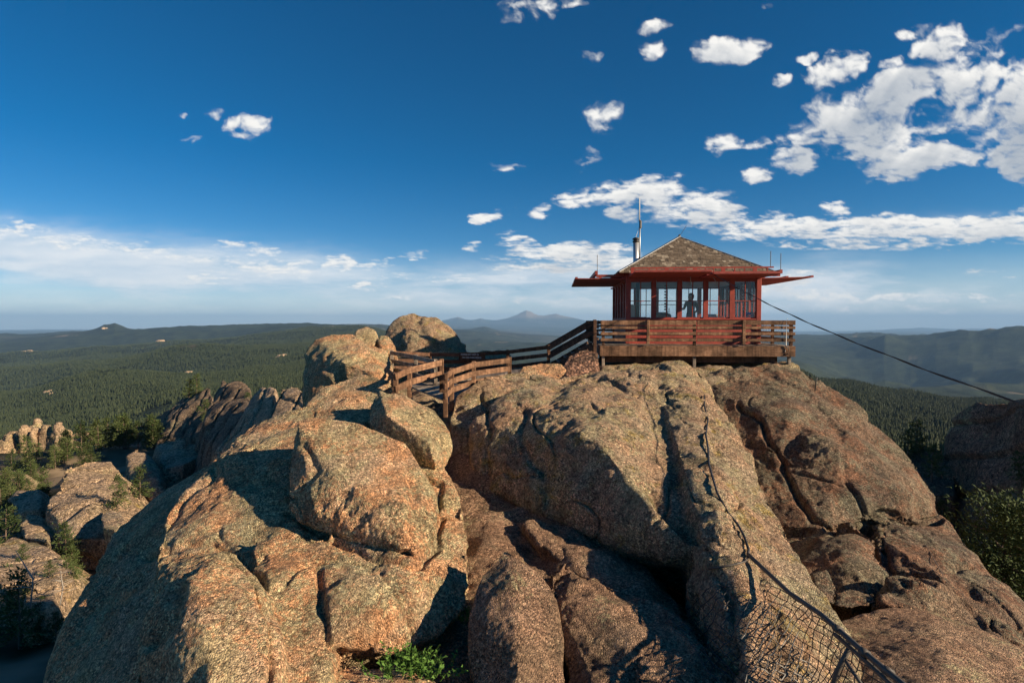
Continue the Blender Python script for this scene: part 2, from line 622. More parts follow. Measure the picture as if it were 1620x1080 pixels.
def build_rocks():
    # ---- left dome
    A = [(352, 716, 11.4), (400, 672, 11.6), (480, 640, 11.8), (560, 622, 12.0), (640, 658, 11.7), (702, 765, 10.1),
         (738, 805, 8.6), (746, 870, 7.7), (735, 960, 7.0), (690, 1012, 6.7), (600, 1032, 6.5)]
    A1 = A + [(335, 735, 10.4), (255, 812, 8.7), (240, 885, 7.6), (262, 1010, 6.4), (430, 1010, 6.2)] + \
        [(-1.2, 7.3, -5, 0), (-0.9, 9.0, -7, 0), (-1.4, 11.8, -7, 0), (-5.0, 12.5, -8, 0), (-5.5, 6.5, -8, 0), (-2.0, 6.2, -6, 0)]
    # dark left flank
    A2 = [(352, 718, 11.4), (262, 768, 10.8), (185, 833, 9.6), (128, 935, 8.4), (95, 1015, 7.6), (62, 1100, 7.0), (-10, 1300, 6.6),
          (335, 742, 10.2), (262, 822, 8.5), (250, 900, 7.5), (235, 985, 6.7), (215, 1100, 5.9), (200, 1300, 5.6),
          (-7.6, 9.5, -9, 0), (-5.0, 12.8, -9, 0), (-3, 9, -9, 0)]
    # orange lobe low left
    A3 = [(250, 885, 6.7), (300, 866, 6.9), (360, 868, 6.8), (415, 930, 6.0), (432, 1000, 5.5), (440, 1100, 4.9), (430, 1250, 4.4),
          (236, 930, 6.4), (212, 990, 5.9), (205, 1090, 5.2), (210, 1250, 4.7), (320, 940, 5.7), (330, 1050, 4.95), (320, 1250, 4.2),
          (-3.8, 8.0, -6, 0), (-2.0, 7.5, -6, 0), (-3.5, 5.5, -6, 0), (-2.0, 5.4, -6, 0)]
    # lower right lobe with the overhanging lip
    A4 = [(505, 850, 7.55), (600, 860, 7.55), (690, 800, 8.25), (738, 812, 8.4), (520, 905, 6.85), (600, 880, 7.2), (700, 860, 7.6), (744, 880, 7.5), (742, 960, 6.9), (700, 1008, 6.5), (620, 1030, 6.15), (525, 1026, 5.85),
          (515, 960, 6.15), (620, 950, 6.35), (-2.0, 8.5, -5, 0), (-0.8, 8.6, -5.2, 0), (-1.7, 7.2, -4.9, 0), (-0.9, 7.6, -4.7, 0)]
    # bridge between the lobes, down to the bottom edge
    A5 = [(400, 850, 7.7), (470, 845, 7.7), (540, 850, 7.6), (430, 880, 7.1), (520, 890, 7.0), (560, 930, 6.5), (505, 1040, 5.7), (500, 1100, 5.3), (480, 1300, 4.6), (400, 950, 6.3), (390, 1100, 5.2), (400, 1300, 4.7),
          (-3, 8, -6, 0), (-1.8, 8, -6, 0)]
    o = rock('granite_dome', [A1, A2, A3, A4, A5], M['rock_left'], 0.023, sm=10, low=0.075, mid=0.042, fine=0.018, crack=0.06, seed=11,
             grooves=[([(238, 885), (262, 872), (300, 862), (340, 858), (375, 880), (410, 920), (432, 975), (436, 1030), (425, 1090)], 0.045, 0.10),
                      ([(300, 858), (345, 835), (352, 855), (375, 880)], 0.05, 0.05), ([(432, 940), (470, 905), (530, 885), (600, 890)], 0.035, 0.05),
                      ([(505, 905), (508, 960), (515, 1010), (540, 1036)], 0.04, 0.08), ([(285, 930), (270, 985), (240, 1020)], 0.06, 0.08),
                      ([(345, 730), (330, 760), (290, 790), (262, 830)], 0.05, 0.06), ([(600, 905), (640, 960), (650, 1010)], 0.03, 0.03), ([(692, 765), (700, 815), (690, 860), (668, 898), (600, 884), (520, 850), (455, 812)], 0.04, 0.09), ([(583, 670), (640, 735), (690, 764)], 0.05, 0.14)])
    tag(o, 'huge orange granite dome filling the lower left, its left flank in deep shade', 'rock', 'large summit rocks')
    # hump at crest
    o = rock('granite_boulder', [[(478, 645, 12.2), (500, 612, 12.8), (535, 595, 13.2), (575, 590, 13.3), (612, 602, 13.0), (628, 640, 12.4), (600, 670, 11.6), (520, 672, 11.6),
              (-3.6, 15, -3.5, 0), (-2.3, 15, -3.5, 0), (-4.6, 12.2, -4, 0), (-2.4, 12, -4, 0)]], M['rock_left'], 0.06, low=0.08, seed=17, sm=5)
    tag(o, 'rounded orange granite hump at the top of the left dome, just before the wooden fence', 'boulder', 'boulders on the summit')
    # big slab boulder lying on dome
    o = rock('granite_boulder', [[(470, 668, 9.31), (520, 662, 9.51), (560, 668, 9.46), (640, 700, 9.11), (690, 780, 8.28), (694, 815, 7.89), (684, 855, 7.45), (664, 890, 7.15),
              (600, 873, 7.35), (520, 840, 7.74), (470, 824, 7.94), (456, 800, 8.18), (462, 730, 8.77), (484, 735, 8.43), (560, 775, 7.84), (640, 800, 7.59), (650, 872, 7.06), (500, 810, 7.79),
              (-3.2, 10.3, -2.75, 0), (-1.5, 10.0, -2.9, 0), (-1.3, 8.6, -3.3, 0), (-2.9, 8.6, -3.3, 0)]], M['rock_left'], 0.02, low=0.02, mid=0.032, crack=0.03, seed=23, sm=2,
             grooves=[([(640, 705), (655, 780), (650, 840), (640, 885)], 0.05, 0.05), ([(480, 700), (500, 740), (470, 790)], 0.05, 0.05)])
    tag(o, 'big wedge-shaped lichened boulder lying on the left dome beside a black shadow gap', 'boulder', 'boulders on the summit')
    # upright boulder behind it
    o = rock('granite_boulder', [[(585, 635, 10.90), (600, 618, 11.00), (640, 622, 10.90), (690, 650, 10.62), (714, 680, 10.33), (716, 715, 10.04), (700, 745, 9.75), (685, 758, 9.55),
              (640, 728, 9.75), (600, 695, 9.94), (583, 665, 10.33), (610, 655, 9.84), (680, 700, 9.46), (690, 735, 9.36),
              (-2.4, 12.1, -1.95, 0), (-1.5, 12.1, -2.2, 0), (-1.3, 11.3, -2.7, 0), (-2.0, 11.1, -2.4, 0)]], M['rock_left'], 0.03, low=0.03, mid=0.035, crack=0.02, seed=29, sm=3)
    tag(o, 'smaller tan boulder perched on the left dome, below the gap in the fence', 'boulder', 'boulders on the summit')
    # ---- middle dome
    B1 = [(708, 655, 12.6), (722, 622, 13.2), (760, 600, 13.6), (808, 586, 14.0), (868, 583, 14.4), (905, 596, 14.0), (900, 640, 13), (860, 740, 11.6), (790, 780, 11.1), (735, 770, 11.4),
          (712, 710, 12), (-1.4, 14, -5, 0), (1.2, 15.5, -5, 0), (0.3, 11.5, -5, 0), (-0.9, 11.8, -5, 0)]
    B2 = [(748, 668, 11.9), (770, 640, 12.3), (830, 612, 12.9), (885, 596, 13.6), (930, 584, 14.2), (1000, 580, 14.4), (1045, 584, 14.4), (1090, 612, 13.8), (1118, 650, 12.7), (1142, 720, 10.8),
          (1165, 800, 9.3), (1185, 870, 8.1), (1160, 905, 7.6), (1105, 895, 7.6), (1020, 880, 8.1), (950, 835, 8.7), (890, 800, 9.3), (800, 780, 10.2), (755, 770, 10.8), (745, 720, 11.3),
          (880, 700, 10.2), (950, 700, 9.5), (1000, 770, 8.6), (1080, 850, 7.7),
          (-0.8, 13, -4.6, 0), (4.2, 15.5, -4.6, 0), (4.2, 9.5, -5, 0), (1.8, 9.7, -4.3, 0), (0.2, 11, -4.3, 0)]
    B3 = [(1030, 578, 14.8), (1048, 566, 15.2), (1080, 567, 15.3), (1115, 590, 14.9), (1138, 635, 13.8), (1160, 690, 12.2), (1205, 775, 10.1), (1255, 862, 8.4), (1305, 942, 7.1), (1342, 1000, 6.3), (1358, 1090, 5.5), (1370, 1300, 4.6),
          (1080, 640, 12.9), (1130, 760, 9.9), (1180, 860, 7.7), (1190, 905, 6.7), (1192, 980, 5.85), (1188, 1090, 5.05), (1190, 1300, 4.3),
          (5.0, 16.3, -5, 0), (3.6, 15.8, -4, 0), (4.6, 8.5, -6, 0), (4.0, 5.0, -6, 0), (3.0, 8.5, -5, 0)]
    B4 = [(1120, 880, 7.5), (1160, 895, 7.2), (1200, 930, 6.7), (1220, 1010, 5.9), (1230, 1100, 5.2), (1130, 930, 6.9), (1120, 1000, 6.3), (1150, 1100, 5.5), (2.6, 7.4, -5, 0), (2.3, 5.5, -5, 0), (3.2, 5.5, -5, 0)]
    o = rock('granite_dome', [B1, B2, B3, B4], M['rock_mid'], 0.027, sm=9, low=0.09, mid=0.05, fine=0.018, crack=0.07, seed=43,
             grooves=[([(1095, 600), (1120, 655), (1135, 720)], 0.05, 0.03), ([(830, 650), (825, 700), (860, 760), (862, 800)], 0.07, 0.07),
                      ([(960, 640), (985, 690), (1050, 730), (1075, 770)], 0.05, 0.02), ([(760, 620), (775, 680), (770, 760)], 0.05, 0.08), ([(1130, 905), (1160, 960), (1150, 1060)], 0.05, 0.10),
                      ([(1200, 900), (1235, 980), (1240, 1080)], 0.04, 0.05), ([(1010, 760), (1070, 830), (1130, 880)], 0.04, 0.07), ([(890, 600), (960, 600), (1010, 625)], 0.06, 0.07)])
    tag(o, 'central granite dome below the lookout, its sunlit ridge carrying a black cable', 'rock', 'large summit rocks')
    o = rock('granite_boulder', [[(818, 592, 14.2), (826, 578, 14.5), (855, 572, 14.7), (888, 575, 14.7), (898, 586, 14.4), (890, 598, 14.0), (850, 602, 13.8), (825, 600, 13.9),
              (0.3, 15.3, -1.5, 0), (1.2, 15.3, -1.5, 0)]], M['rock_left'], 0.03, low=0.03, mid=0.02, fine=0.012, crack=0.01, seed=47, sm=5)
    tag(o, 'small rounded sunlit boulder at the foot of the stairs, on the central dome', 'boulder', 'boulders on the summit')
    # nub near cable
    o = rock('granite_boulder', [[(1105, 830, 7.6), (1130, 800, 7.9), (1160, 815, 7.8), (1180, 860, 7.4), (1172, 888, 7.15), (1140, 892, 7.1), (1110, 870, 7.25), (1140, 850, 7.15), (2.7, 8.3, -3.6, 0), (3.1, 8.2, -3.6, 0)]],
             M['rock_mid'], 0.028, low=0.04, mid=0.035, seed=48, sm=5)
    tag(o, 'knobbly sunlit rock nub at the upper end of the pipe handrail', 'boulder', 'boulders on the summit')
    # ---- right dome
    D1 = [(1118, 600, 16.4), (1150, 583, 17.0), (1200, 577, 17.4), (1262, 578, 17.4), (1300, 602, 16.8), (1355, 638, 15.9), (1408, 690, 14.7), (1455, 738, 13.7), (1486, 782, 12.9), (1484, 818, 12.4),
          (1440, 826, 11.8), (1380, 822, 11.4), (1300, 835, 11.2), (1220, 830, 11.6), (1160, 760, 13), (1130, 690, 14.5), (1250, 650, 14.4), (1330, 720, 12.6), (1420, 780, 12.0),
          (5.0, 19.5, -5, 0), (9.5, 19.8, -5, 0), (10.0, 14, -6, 0), (6.0, 12, -6, 0)]
    D2 = [(1410, 815, 11.6), (1486, 816, 11.9), (1540, 862, 11.0), (1585, 925, 9.9), (1640, 985, 9.0), (1700, 1060, 8.3), (1640, 1010, 8.2), (1560, 985, 8.4), (1480, 905, 9.3), (1420, 860, 10.3),
          (1390, 900, 9.9), (1380, 830, 11), (10, 13, -7, 0), (9, 8.5, -7, 0), (6.5, 9.5, -6, 0), (7, 13, -7, 0)]
    D3 = [(1290, 842, 10.7), (1350, 826, 10.9), (1385, 850, 10.3), (1405, 920, 9.4), (1400, 945, 9.1), (1340, 955, 8.9), (1290, 930, 9.3), (1330, 880, 9.7), (1260, 900, 9.7),
          (4.5, 12, -5, 0), (6.4, 12, -5, 0), (6.0, 9.6, -5.2, 0), (4.8, 9.6, -5.2, 0)]
    D4 = [(1405, 920, 8.9), (1440, 905, 9.1), (1500, 925, 8.8), (1560, 960, 8.4), (1640, 1010, 7.9), (1700, 1080, 7.3), (1560, 1010, 7.7), (1440, 965, 8.0), (1390, 950, 8.2), (6, 9.8, -6, 0), (9, 9, -7, 0), (7.5, 7.6, -6, 0), (5.3, 8.4, -5.5, 0)]
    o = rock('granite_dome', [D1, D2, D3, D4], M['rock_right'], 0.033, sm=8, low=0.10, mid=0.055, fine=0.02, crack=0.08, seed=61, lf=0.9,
             grooves=[([(1165, 640), (1200, 660), (1235, 730), (1262, 790), (1285, 822), (1320, 838), (1370, 826), (1400, 808), (1440, 828), (1488, 822)], 0.06, 0.15),
                      ([(1385, 830), (1398, 870), (1412, 910), (1430, 925)], 0.05, 0.12), ([(1340, 760), (1365, 800), (1380, 828)], 0.05, 0.12), ([(1290, 640), (1330, 690), (1345, 760)], 0.06, 0.05),
                      ([(1430, 895), (1480, 900), (1540, 896)], 0.03, 0.08), ([(1410, 915), (1440, 905), (1500, 935), (1560, 985)], 0.05, 0.07), ([(1260, 590), (1320, 625), (1370, 700)], 0.05, 0.02), ([(1530, 935), (1590, 975)], 0.05, 0.03)])
    tag(o, 'broad rust and grey granite dome at the right, falling away to a pine', 'rock', 'large summit rocks')
    # lower right slab
    o = rock('granite_slab', [[(1290, 1000, 7.2), (1345, 975, 7.8), (1410, 952, 8.2), (1470, 960, 8.1), (1560, 1000, 7.6), (1660, 1045, 7.1), (1800, 1100, 6.6), (1900, 1300, 4.5), (1300, 1300, 3.9), (1280, 1100, 5.6), (1500, 1050, 5.9),
              (3.5, 8.5, -7, 0), (8, 8.3, -7, 0), (7, 4.4, -7, 0), (2.4, 4.4, -7, 0)]], M['rock_low'], 0.028, low=0.04, mid=0.022, fine=0.014, crack=0.0, seed=71, sm=8)
    tag(o, 'smooth brown granite slab sloping in the bottom right corner beneath the pipe handrail', 'rock', 'large summit rocks')
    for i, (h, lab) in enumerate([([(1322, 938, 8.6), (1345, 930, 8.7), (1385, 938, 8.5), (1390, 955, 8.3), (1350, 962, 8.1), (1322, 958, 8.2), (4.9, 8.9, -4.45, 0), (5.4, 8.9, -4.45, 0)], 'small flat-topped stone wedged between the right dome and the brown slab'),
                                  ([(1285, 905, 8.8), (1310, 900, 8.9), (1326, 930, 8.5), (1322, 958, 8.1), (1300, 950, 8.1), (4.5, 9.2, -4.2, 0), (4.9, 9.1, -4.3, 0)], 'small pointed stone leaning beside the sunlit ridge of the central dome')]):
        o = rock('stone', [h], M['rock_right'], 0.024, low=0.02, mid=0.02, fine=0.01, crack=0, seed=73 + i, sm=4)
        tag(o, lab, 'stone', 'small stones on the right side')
    # ---- gully bed and front rocks
    G = [(700, 700, 12.5), (780, 740, 12), (900, 800, 10), (1000, 872, 8.7), (1080, 925, 7.8), (1060, 940, 7.6), (1120, 1000, 6.7), (730, 900, 8.4), (760, 1090, 6.2), (1140, 1300, 4.6), (640, 1300, 4.8), (560, 1060, 6.4),
         (-1.5, 13, -6, 0), (3, 10, -6, 0), (3, 5, -6, 0), (-2, 5, -6, 0)]
    o = rock('granite_ledge', [G], M['rock_low'], 0.05, low=0.16, mid=0.06, fine=0.018, crack=0.05, seed=81, sm=5)
    tag(o, 'dark brown rock floor of the shaded gully between the left and central domes', 'rock', 'large summit rocks')
    o = rock('granite_spur', [[(795, 862, 7.0), (812, 870, 6.9), (850, 905, 6.7), (878, 950, 6.4), (890, 1010, 6.0), (898, 1100, 5.4), (890, 1300, 4.5), (760, 905, 6.7), (745, 975, 6.2), (742, 1060, 5.7), (760, 1300, 4.5), (815, 940, 6.2), (820, 1060, 5.3),
              (-0.2, 7.9, -4.6, 0), (0.7, 7.7, -4.6, 0), (0.6, 5, -5, 0), (-0.4, 5, -5, 0)]], M['rock_low'], 0.021, low=0.06, mid=0.035, fine=0.017, crack=0.02, seed=83, sm=5)
    tag(o, 'pointed tan rock spur rising at the bottom centre, right of the green plant', 'rock', 'low rocks at the bottom centre')
    F2a = [(858, 905, 7.4), (885, 880, 7.8), (930, 900, 7.5), (985, 928, 7.1), (1040, 955, 6.8), (1085, 990, 6.4), (1110, 1040, 5.9), (1120, 1100, 5.5), (1100, 1300, 4.5), (900, 960, 6.7), (930, 1040, 5.9), (950, 1100, 5.4), (930, 1300, 4.5), (1000, 1000, 6.1),
           (0.8, 8.6, -4.6, 0), (2.2, 8.0, -4.6, 0), (2.2, 5, -5, 0), (0.7, 5, -5, 0)]
    F2b = [(830, 830, 9.0), (850, 822, 9.2), (905, 835, 9.1), (960, 880, 8.4), (975, 925, 7.7), (900, 895, 8.0), (850, 860, 8.5), (0.3, 9.9, -4, 0), (1.5, 9.6, -4, 0), (1.5, 8, -4.5, 0)]
    o = rock('granite_spur', [F2a, F2b], M['rock_low'], 0.024, low=0.12, mid=0.06, fine=0.017, crack=0.06, seed=89, sm=4)
    tag(o, 'broken reddish rock rib at the bottom centre with the wire netting shadow on it', 'rock', 'low rocks at the bottom centre')
    o = rock('granite_spur', [[(1010, 1010, 6.1), (1060, 985, 6.3), (1110, 1000, 6.0), (1160, 1040, 5.6), (1210, 1090, 5.2), (1200, 1300, 4.3), (1000, 1300, 4.3), (1000, 1080, 5.4), (1.4, 7, -4.4, 0), (2.5, 7, -4.4, 0), (2.2, 5, -5, 0)]],
             M['rock_low'], 0.028, low=0.08, mid=0.04, crack=0.05, seed=91, sm=4)
    tag(o, 'low reddish rock at the bottom edge, partly under the wire netting', 'rock', 'low rocks at the bottom centre')
    o = rock('granite_spur', [[(500, 1062, 5.7), (560, 1045, 5.9), (640, 1052, 5.8), (690, 1070, 5.6), (720, 1100, 5.3), (700, 1300, 4.4), (480, 1300, 4.4), (-1.9, 6.6, -4.5, 0), (-0.8, 6.6, -4.5, 0), (-1.6, 5, -5, 0), (-0.7, 5, -5, 0)]],
             M['rock_left'], 0.026, low=0.06, mid=0.035, crack=0.03, seed=93, sm=5)
    tag(o, 'rock lip at the bottom edge just under the green leafy plant', 'rock', 'low rocks at the bottom centre')
    # ---- rear boulders by the walkway
    o = rock('granite_boulder', [[(476, 590, 17.8), (480, 562, 18.2), (500, 535, 18.8), (530, 525, 19.0), (560, 528, 18.9), (600, 546, 18.4), (622, 566, 17.8), (626, 600, 16.9), (560, 612, 16.6), (500, 610, 16.8), (478, 606, 17.2), (540, 570, 16.5), (590, 590, 16.2),
              (-6.4, 20.5, -4, 0), (-3.6, 20.3, -4, 0), (-3.4, 16.8, -4.5, 0), (-6.4, 17, -4.5, 0)]], M['rock_left'], 0.06, low=0.13, mid=0.06, crack=0.05, seed=101, sm=3)
    tag(o, 'craggy boulder left of the fenced walkway, lit on its right side', 'boulder', 'boulders on the summit')
    o = rock('granite_boulder', [[(606, 545, 24.0), (612, 520, 24.6), (628, 498, 25.2), (655, 493, 25.4), (690, 500, 25.3), (722, 522, 24.8), (738, 545, 24.3), (740, 565, 23.8), (700, 580, 23.2), (640, 580, 23.2), (610, 570, 23.5), (648, 530, 23.3), (700, 540, 23.3),
              (-5.4, 27, -4, 0), (-2.1, 27, -4, 0), (-2.1, 23.6, -4, 0), (-5.4, 23.6, -4, 0)]], M['rock_mid'], 0.06, low=0.10, mid=0.06, crack=0.04, seed=103, sm=4)
    tag(o, 'large rounded boulder behind the walkway, highest boulder against the sky', 'boulder', 'boulders on the summit')
    for i, (h, lab) in enumerate([
        ([(559, 530, 19.6), (565, 520, 19.8), (580, 516, 19.9), (594, 522, 19.7), (598, 538, 19.4), (590, 548, 19.1), (566, 542, 19.2), (-5.2, 20.5, -1.4, 0), (-4.6, 20.5, -1.4, 0)], 'small cap-like stone sitting on top of the craggy left boulder'),
        ([(596, 540, 19.3), (602, 530, 19.5), (615, 532, 19.5), (624, 548, 19.2), (622, 562, 18.8), (604, 556, 18.8), (-4.5, 20, -1.5, 0), (-4.0, 20, -1.5, 0)], 'small orange stone squeezed between the two rear boulders')]):
        o = rock('stone', [h], M['rock_left'], 0.04, low=0.04, mid=0.03, crack=0, seed=107 + i, sm=4)
        tag(o, lab, 'stone', 'small stones by the rear boulders')
    o = rock('granite_boulder', [[(760, 556, 24), (790, 552, 24.5), (805, 555, 24), (812, 572, 23), (760, 575, 23), (735, 560, 24), (-2, 26, -4, 0), (0.2, 26, -4, 0), (0.3, 23, -4, 0), (-2, 23, -4, 0)]], M['rock_left'], 0.07, low=0.06, seed=111, sm=4)
    tag(o, 'low sunlit boulder just over the back rail of the walkway, beside the sign', 'boulder', 'boulders on the summit')
    # base under walkway and cabin
    K = [(2.2, 18.6, -1.4, 0), (3.6, 17.9, -1.33, 0), (9.0, 17.7, -1.4, 0), (9.6, 24, -1.6, 0), (2.5, 24.2, -1.6, 0), (1.0, 18.2, -1.9, 0), (-4.5, 16.6, -2.4, 0), (-4.3, 19.5, -2.4, 0), (-1.2, 12.6, -2.6, 0),
         (-5, 25, -6, 0), (11, 26, -6, 0), (11, 14, -6, 0), (-3, 11, -6, 0)]
    o = rock('granite_shelf', [K], M['rock_mid'], 0.09, low=0.14, mid=0.08, crack=0.05, seed=113, sm=3)
    tag(o, 'shaded rock base under the lookout deck and the walkway', 'rock', 'large summit rocks')
    o = rock('granite_boulder', [[(885, 585, 16.4), (900, 560, 17.2), (930, 548, 17.6), (945, 560, 17.2), (948, 590, 16.2), (900, 600, 16.0), (1.6, 18.6, -2.5, 0), (2.9, 18.4, -2.5, 0)]], M['rock_crag'], 0.05, low=0.06, seed=117, sm=4)
    tag(o, 'dark shaded boulder beneath the stairs, left of the deck', 'boulder', 'boulders on the summit')


# ------------------------------------------------------------------ terrain
TAB = {  # px : list of (distance, py)   ('z' entries: height directly)
    -480: [(3, 'z-7'), (12, 'z-13'), (30, 'z-22'), (45, 'z-25'), (90, 'z-31'), (140, 'z-34'), (200, 'z-70'), (600, 'z-170'), (1200, 'z-240'), (2500, 'z-320'), (4500, 'z-400'), (9000, 'z-420'), (14000, 'z-400'), (30000, 'z-900'), (90000, 'z-1100')],
    0: [(3, 'z-7'), (12, 'z-14'), (30, 'z-21'), (45, 'z-24'), (60, 'z-26.5'), (90, 'z-28.5'), (125, 'z-29'), (160, 'z-45'), (300, 'z-95'), (700, 762), (1200, 705), (1900, 672), (2600, 624), (3200, 650), (4300, 578), (5300, 604), (7000, 552), (8600, 572), (12500, 533), (16000, 545), (26000, 536), (40000, 526), (60000, 523), (90000, 520.5)],
    165: [(3, 'z-7'), (12, 'z-14'), (30, 'z-21'), (45, 'z-23'), (60, 'z-25.5'), (90, 'z-26.5'), (125, 'z-28'), (160, 'z-42'), (300, 'z-90'), (700, 755), (1200, 690), (1900, 640), (2600, 590), (3200, 618), (4300, 566), (5300, 590), (7000, 543), (8600, 562), (12500, 526), (16000, 536), (26000, 536), (40000, 526), (60000, 523), (90000, 520.5)],
    300: [(3, 'z-7'), (12, 'z-12'), (30, 'z-18'), (60, 'z-23'), (90, 'z-25'), (125, 'z-28'), (160, 'z-42'), (300, 'z-85'), (700, 745), (1200, 675), (1900, 616), (2600, 598), (3200, 604), (4300, 549), (5300, 574), (7000, 535), (8600, 552), (12500, 521), (16000, 530), (26000, 534), (40000, 526), (60000, 523), (90000, 520.5)],
    420: [(3, 'z-6'), (12, 'z-10'), (22, 'z-18'), (60, 'z-28'), (90, 'z-28'), (125, 'z-30'), (160, 'z-40'), (300, 'z-80'), (700, 735), (1200, 665), (1900, 600), (2600, 590), (3300, 572), (4300, 556), (5200, 560), (7000, 532), (9000, 540), (12500, 517), (16000, 528), (26000, 534), (40000, 526), (60000, 523), (90000, 520.5)],
    560: [(3, 'z-5'), (12, 'z-6'), (20, 'z-7'), (30, 'z-20'), (60, 'z-32'), (160, 'z-55'), (700, 700), (1900, 600), (3300, 560), (4300, 550), (7000, 526), (9000, 533), (12500, 519), (16000, 524), (26000, 530), (40000, 522), (60000, 521), (90000, 520)],
    720: [(3, 'z-5'), (12, 'z-5'), (24, 'z-7'), (34, 'z-22'), (60, 'z-32'), (160, 'z-60'), (700, 720), (1900, 640), (3300, 600), (4300, 585), (7000, 572), (12500, 548), (16000, 536), (24000, 524), (26000, 529), (40000, 520), (60000, 509), (64000, 515), (90000, 519)],
    900: [(3, 'z-5'), (12, 'z-5'), (26, 'z-7'), (36, 'z-20'), (60, 'z-32'), (160, 'z-60'), (700, 720), (1900, 650), (3300, 610), (4300, 600), (7000, 575), (12500, 552), (16000, 545), (24000, 536), (40000, 526), (60000, 509), (64000, 515), (90000, 520)],
    1250: [(3, 'z-6'), (12, 'z-6'), (24, 'z-8'), (40, 'z-22'), (90, 'z-38'), (160, 'z-55'), (500, 720), (1000, 650), (1700, 600), (2100, 598), (3000, 640), (7000, 580), (12500, 556), (16000, 545), (24000, 540), (40000, 533), (60000, 527), (90000, 524)],
    1340: [(3, 'z-7'), (12, 'z-8'), (24, 'z-14'), (40, 'z-24'), (90, 'z-38'), (160, 'z-52'), (400, 740), (800, 700), (1500, 640), (2300, 607), (3000, 650), (6500, 625), (9000, 585), (12500, 556), (16000, 545), (20000, 541), (28000, 537), (40000, 532), (60000, 526), (90000, 524)],
    1430: [(3, 'z-7'), (12, 'z-9'), (24, 'z-16'), (40, 'z-26'), (90, 'z-36'), (160, 'z-48'), (400, 740), (800, 705), (1500, 655), (2400, 620), (3000, 650), (6500, 628), (9000, 590), (11500, 551), (14000, 553), (20000, 545), (28000, 537), (40000, 531), (60000, 524), (90000, 524)],
    1540: [(3, 'z-7'), (12, 'z-9'), (24, 'z-17'), (40, 'z-27'), (90, 'z-34'), (160, 'z-45'), (400, 740), (800, 705), (1500, 660), (2500, 634), (3000, 655), (6500, 628), (9000, 580), (11500, 539), (14000, 548), (20000, 545), (28000, 537), (40000, 531), (60000, 525), (90000, 524)],
    1620: [(3, 'z-7'), (12, 'z-9'), (24, 'z-17'), (40, 'z-27'), (90, 'z-34'), (160, 'z-45'), (400, 740), (800, 705), (1500, 660), (2500, 640), (3000, 655), (6500, 628), (9000, 575), (11500, 527), (14000, 540), (20000, 540), (28000, 537), (40000, 531), (60000, 527), (90000, 524)],
    2100: [(3, 'z-8'), (12, 'z-10'), (24, 'z-18'), (90, 'z-34'), (400, 'z-90'), (1500, 'z-220'), (2500, 'z-330'), (6500, 'z-700'), (11500, 'z-150'), (20000, 'z-700'), (40000, 'z-900'), (90000, 'z-1100')],
}
_cols = sorted(TAB)
_LD = np.linspace(math.log(3), math.log(90000), 260)
_G = []
for px in _cols:
    ld, zz = [], []
    for d, v in TAB[px]:
        ld.append(math.log(d))
        zz.append(float(v[1:]) if isinstance(v, str) else -(v - 508) / FPX * d)
    # interpolate tangent (z/d) so that skylines stay put
    _G.append(np.interp(_LD, ld, [z / math.exp(l) for z, l in zip(zz, ld)]))
_G = np.array(_G)
ker = np.array([1, 2, 3, 2, 1.0]) / 9
_G = np.array([np.convolve(np.pad(g, 2, 'edge'), ker, 'valid') for g in _G])


def octave(x, y, wl, seed):
    return perlin(np.stack([x / wl, y / wl, np.full_like(x, seed * 1.7)], 1), seed)


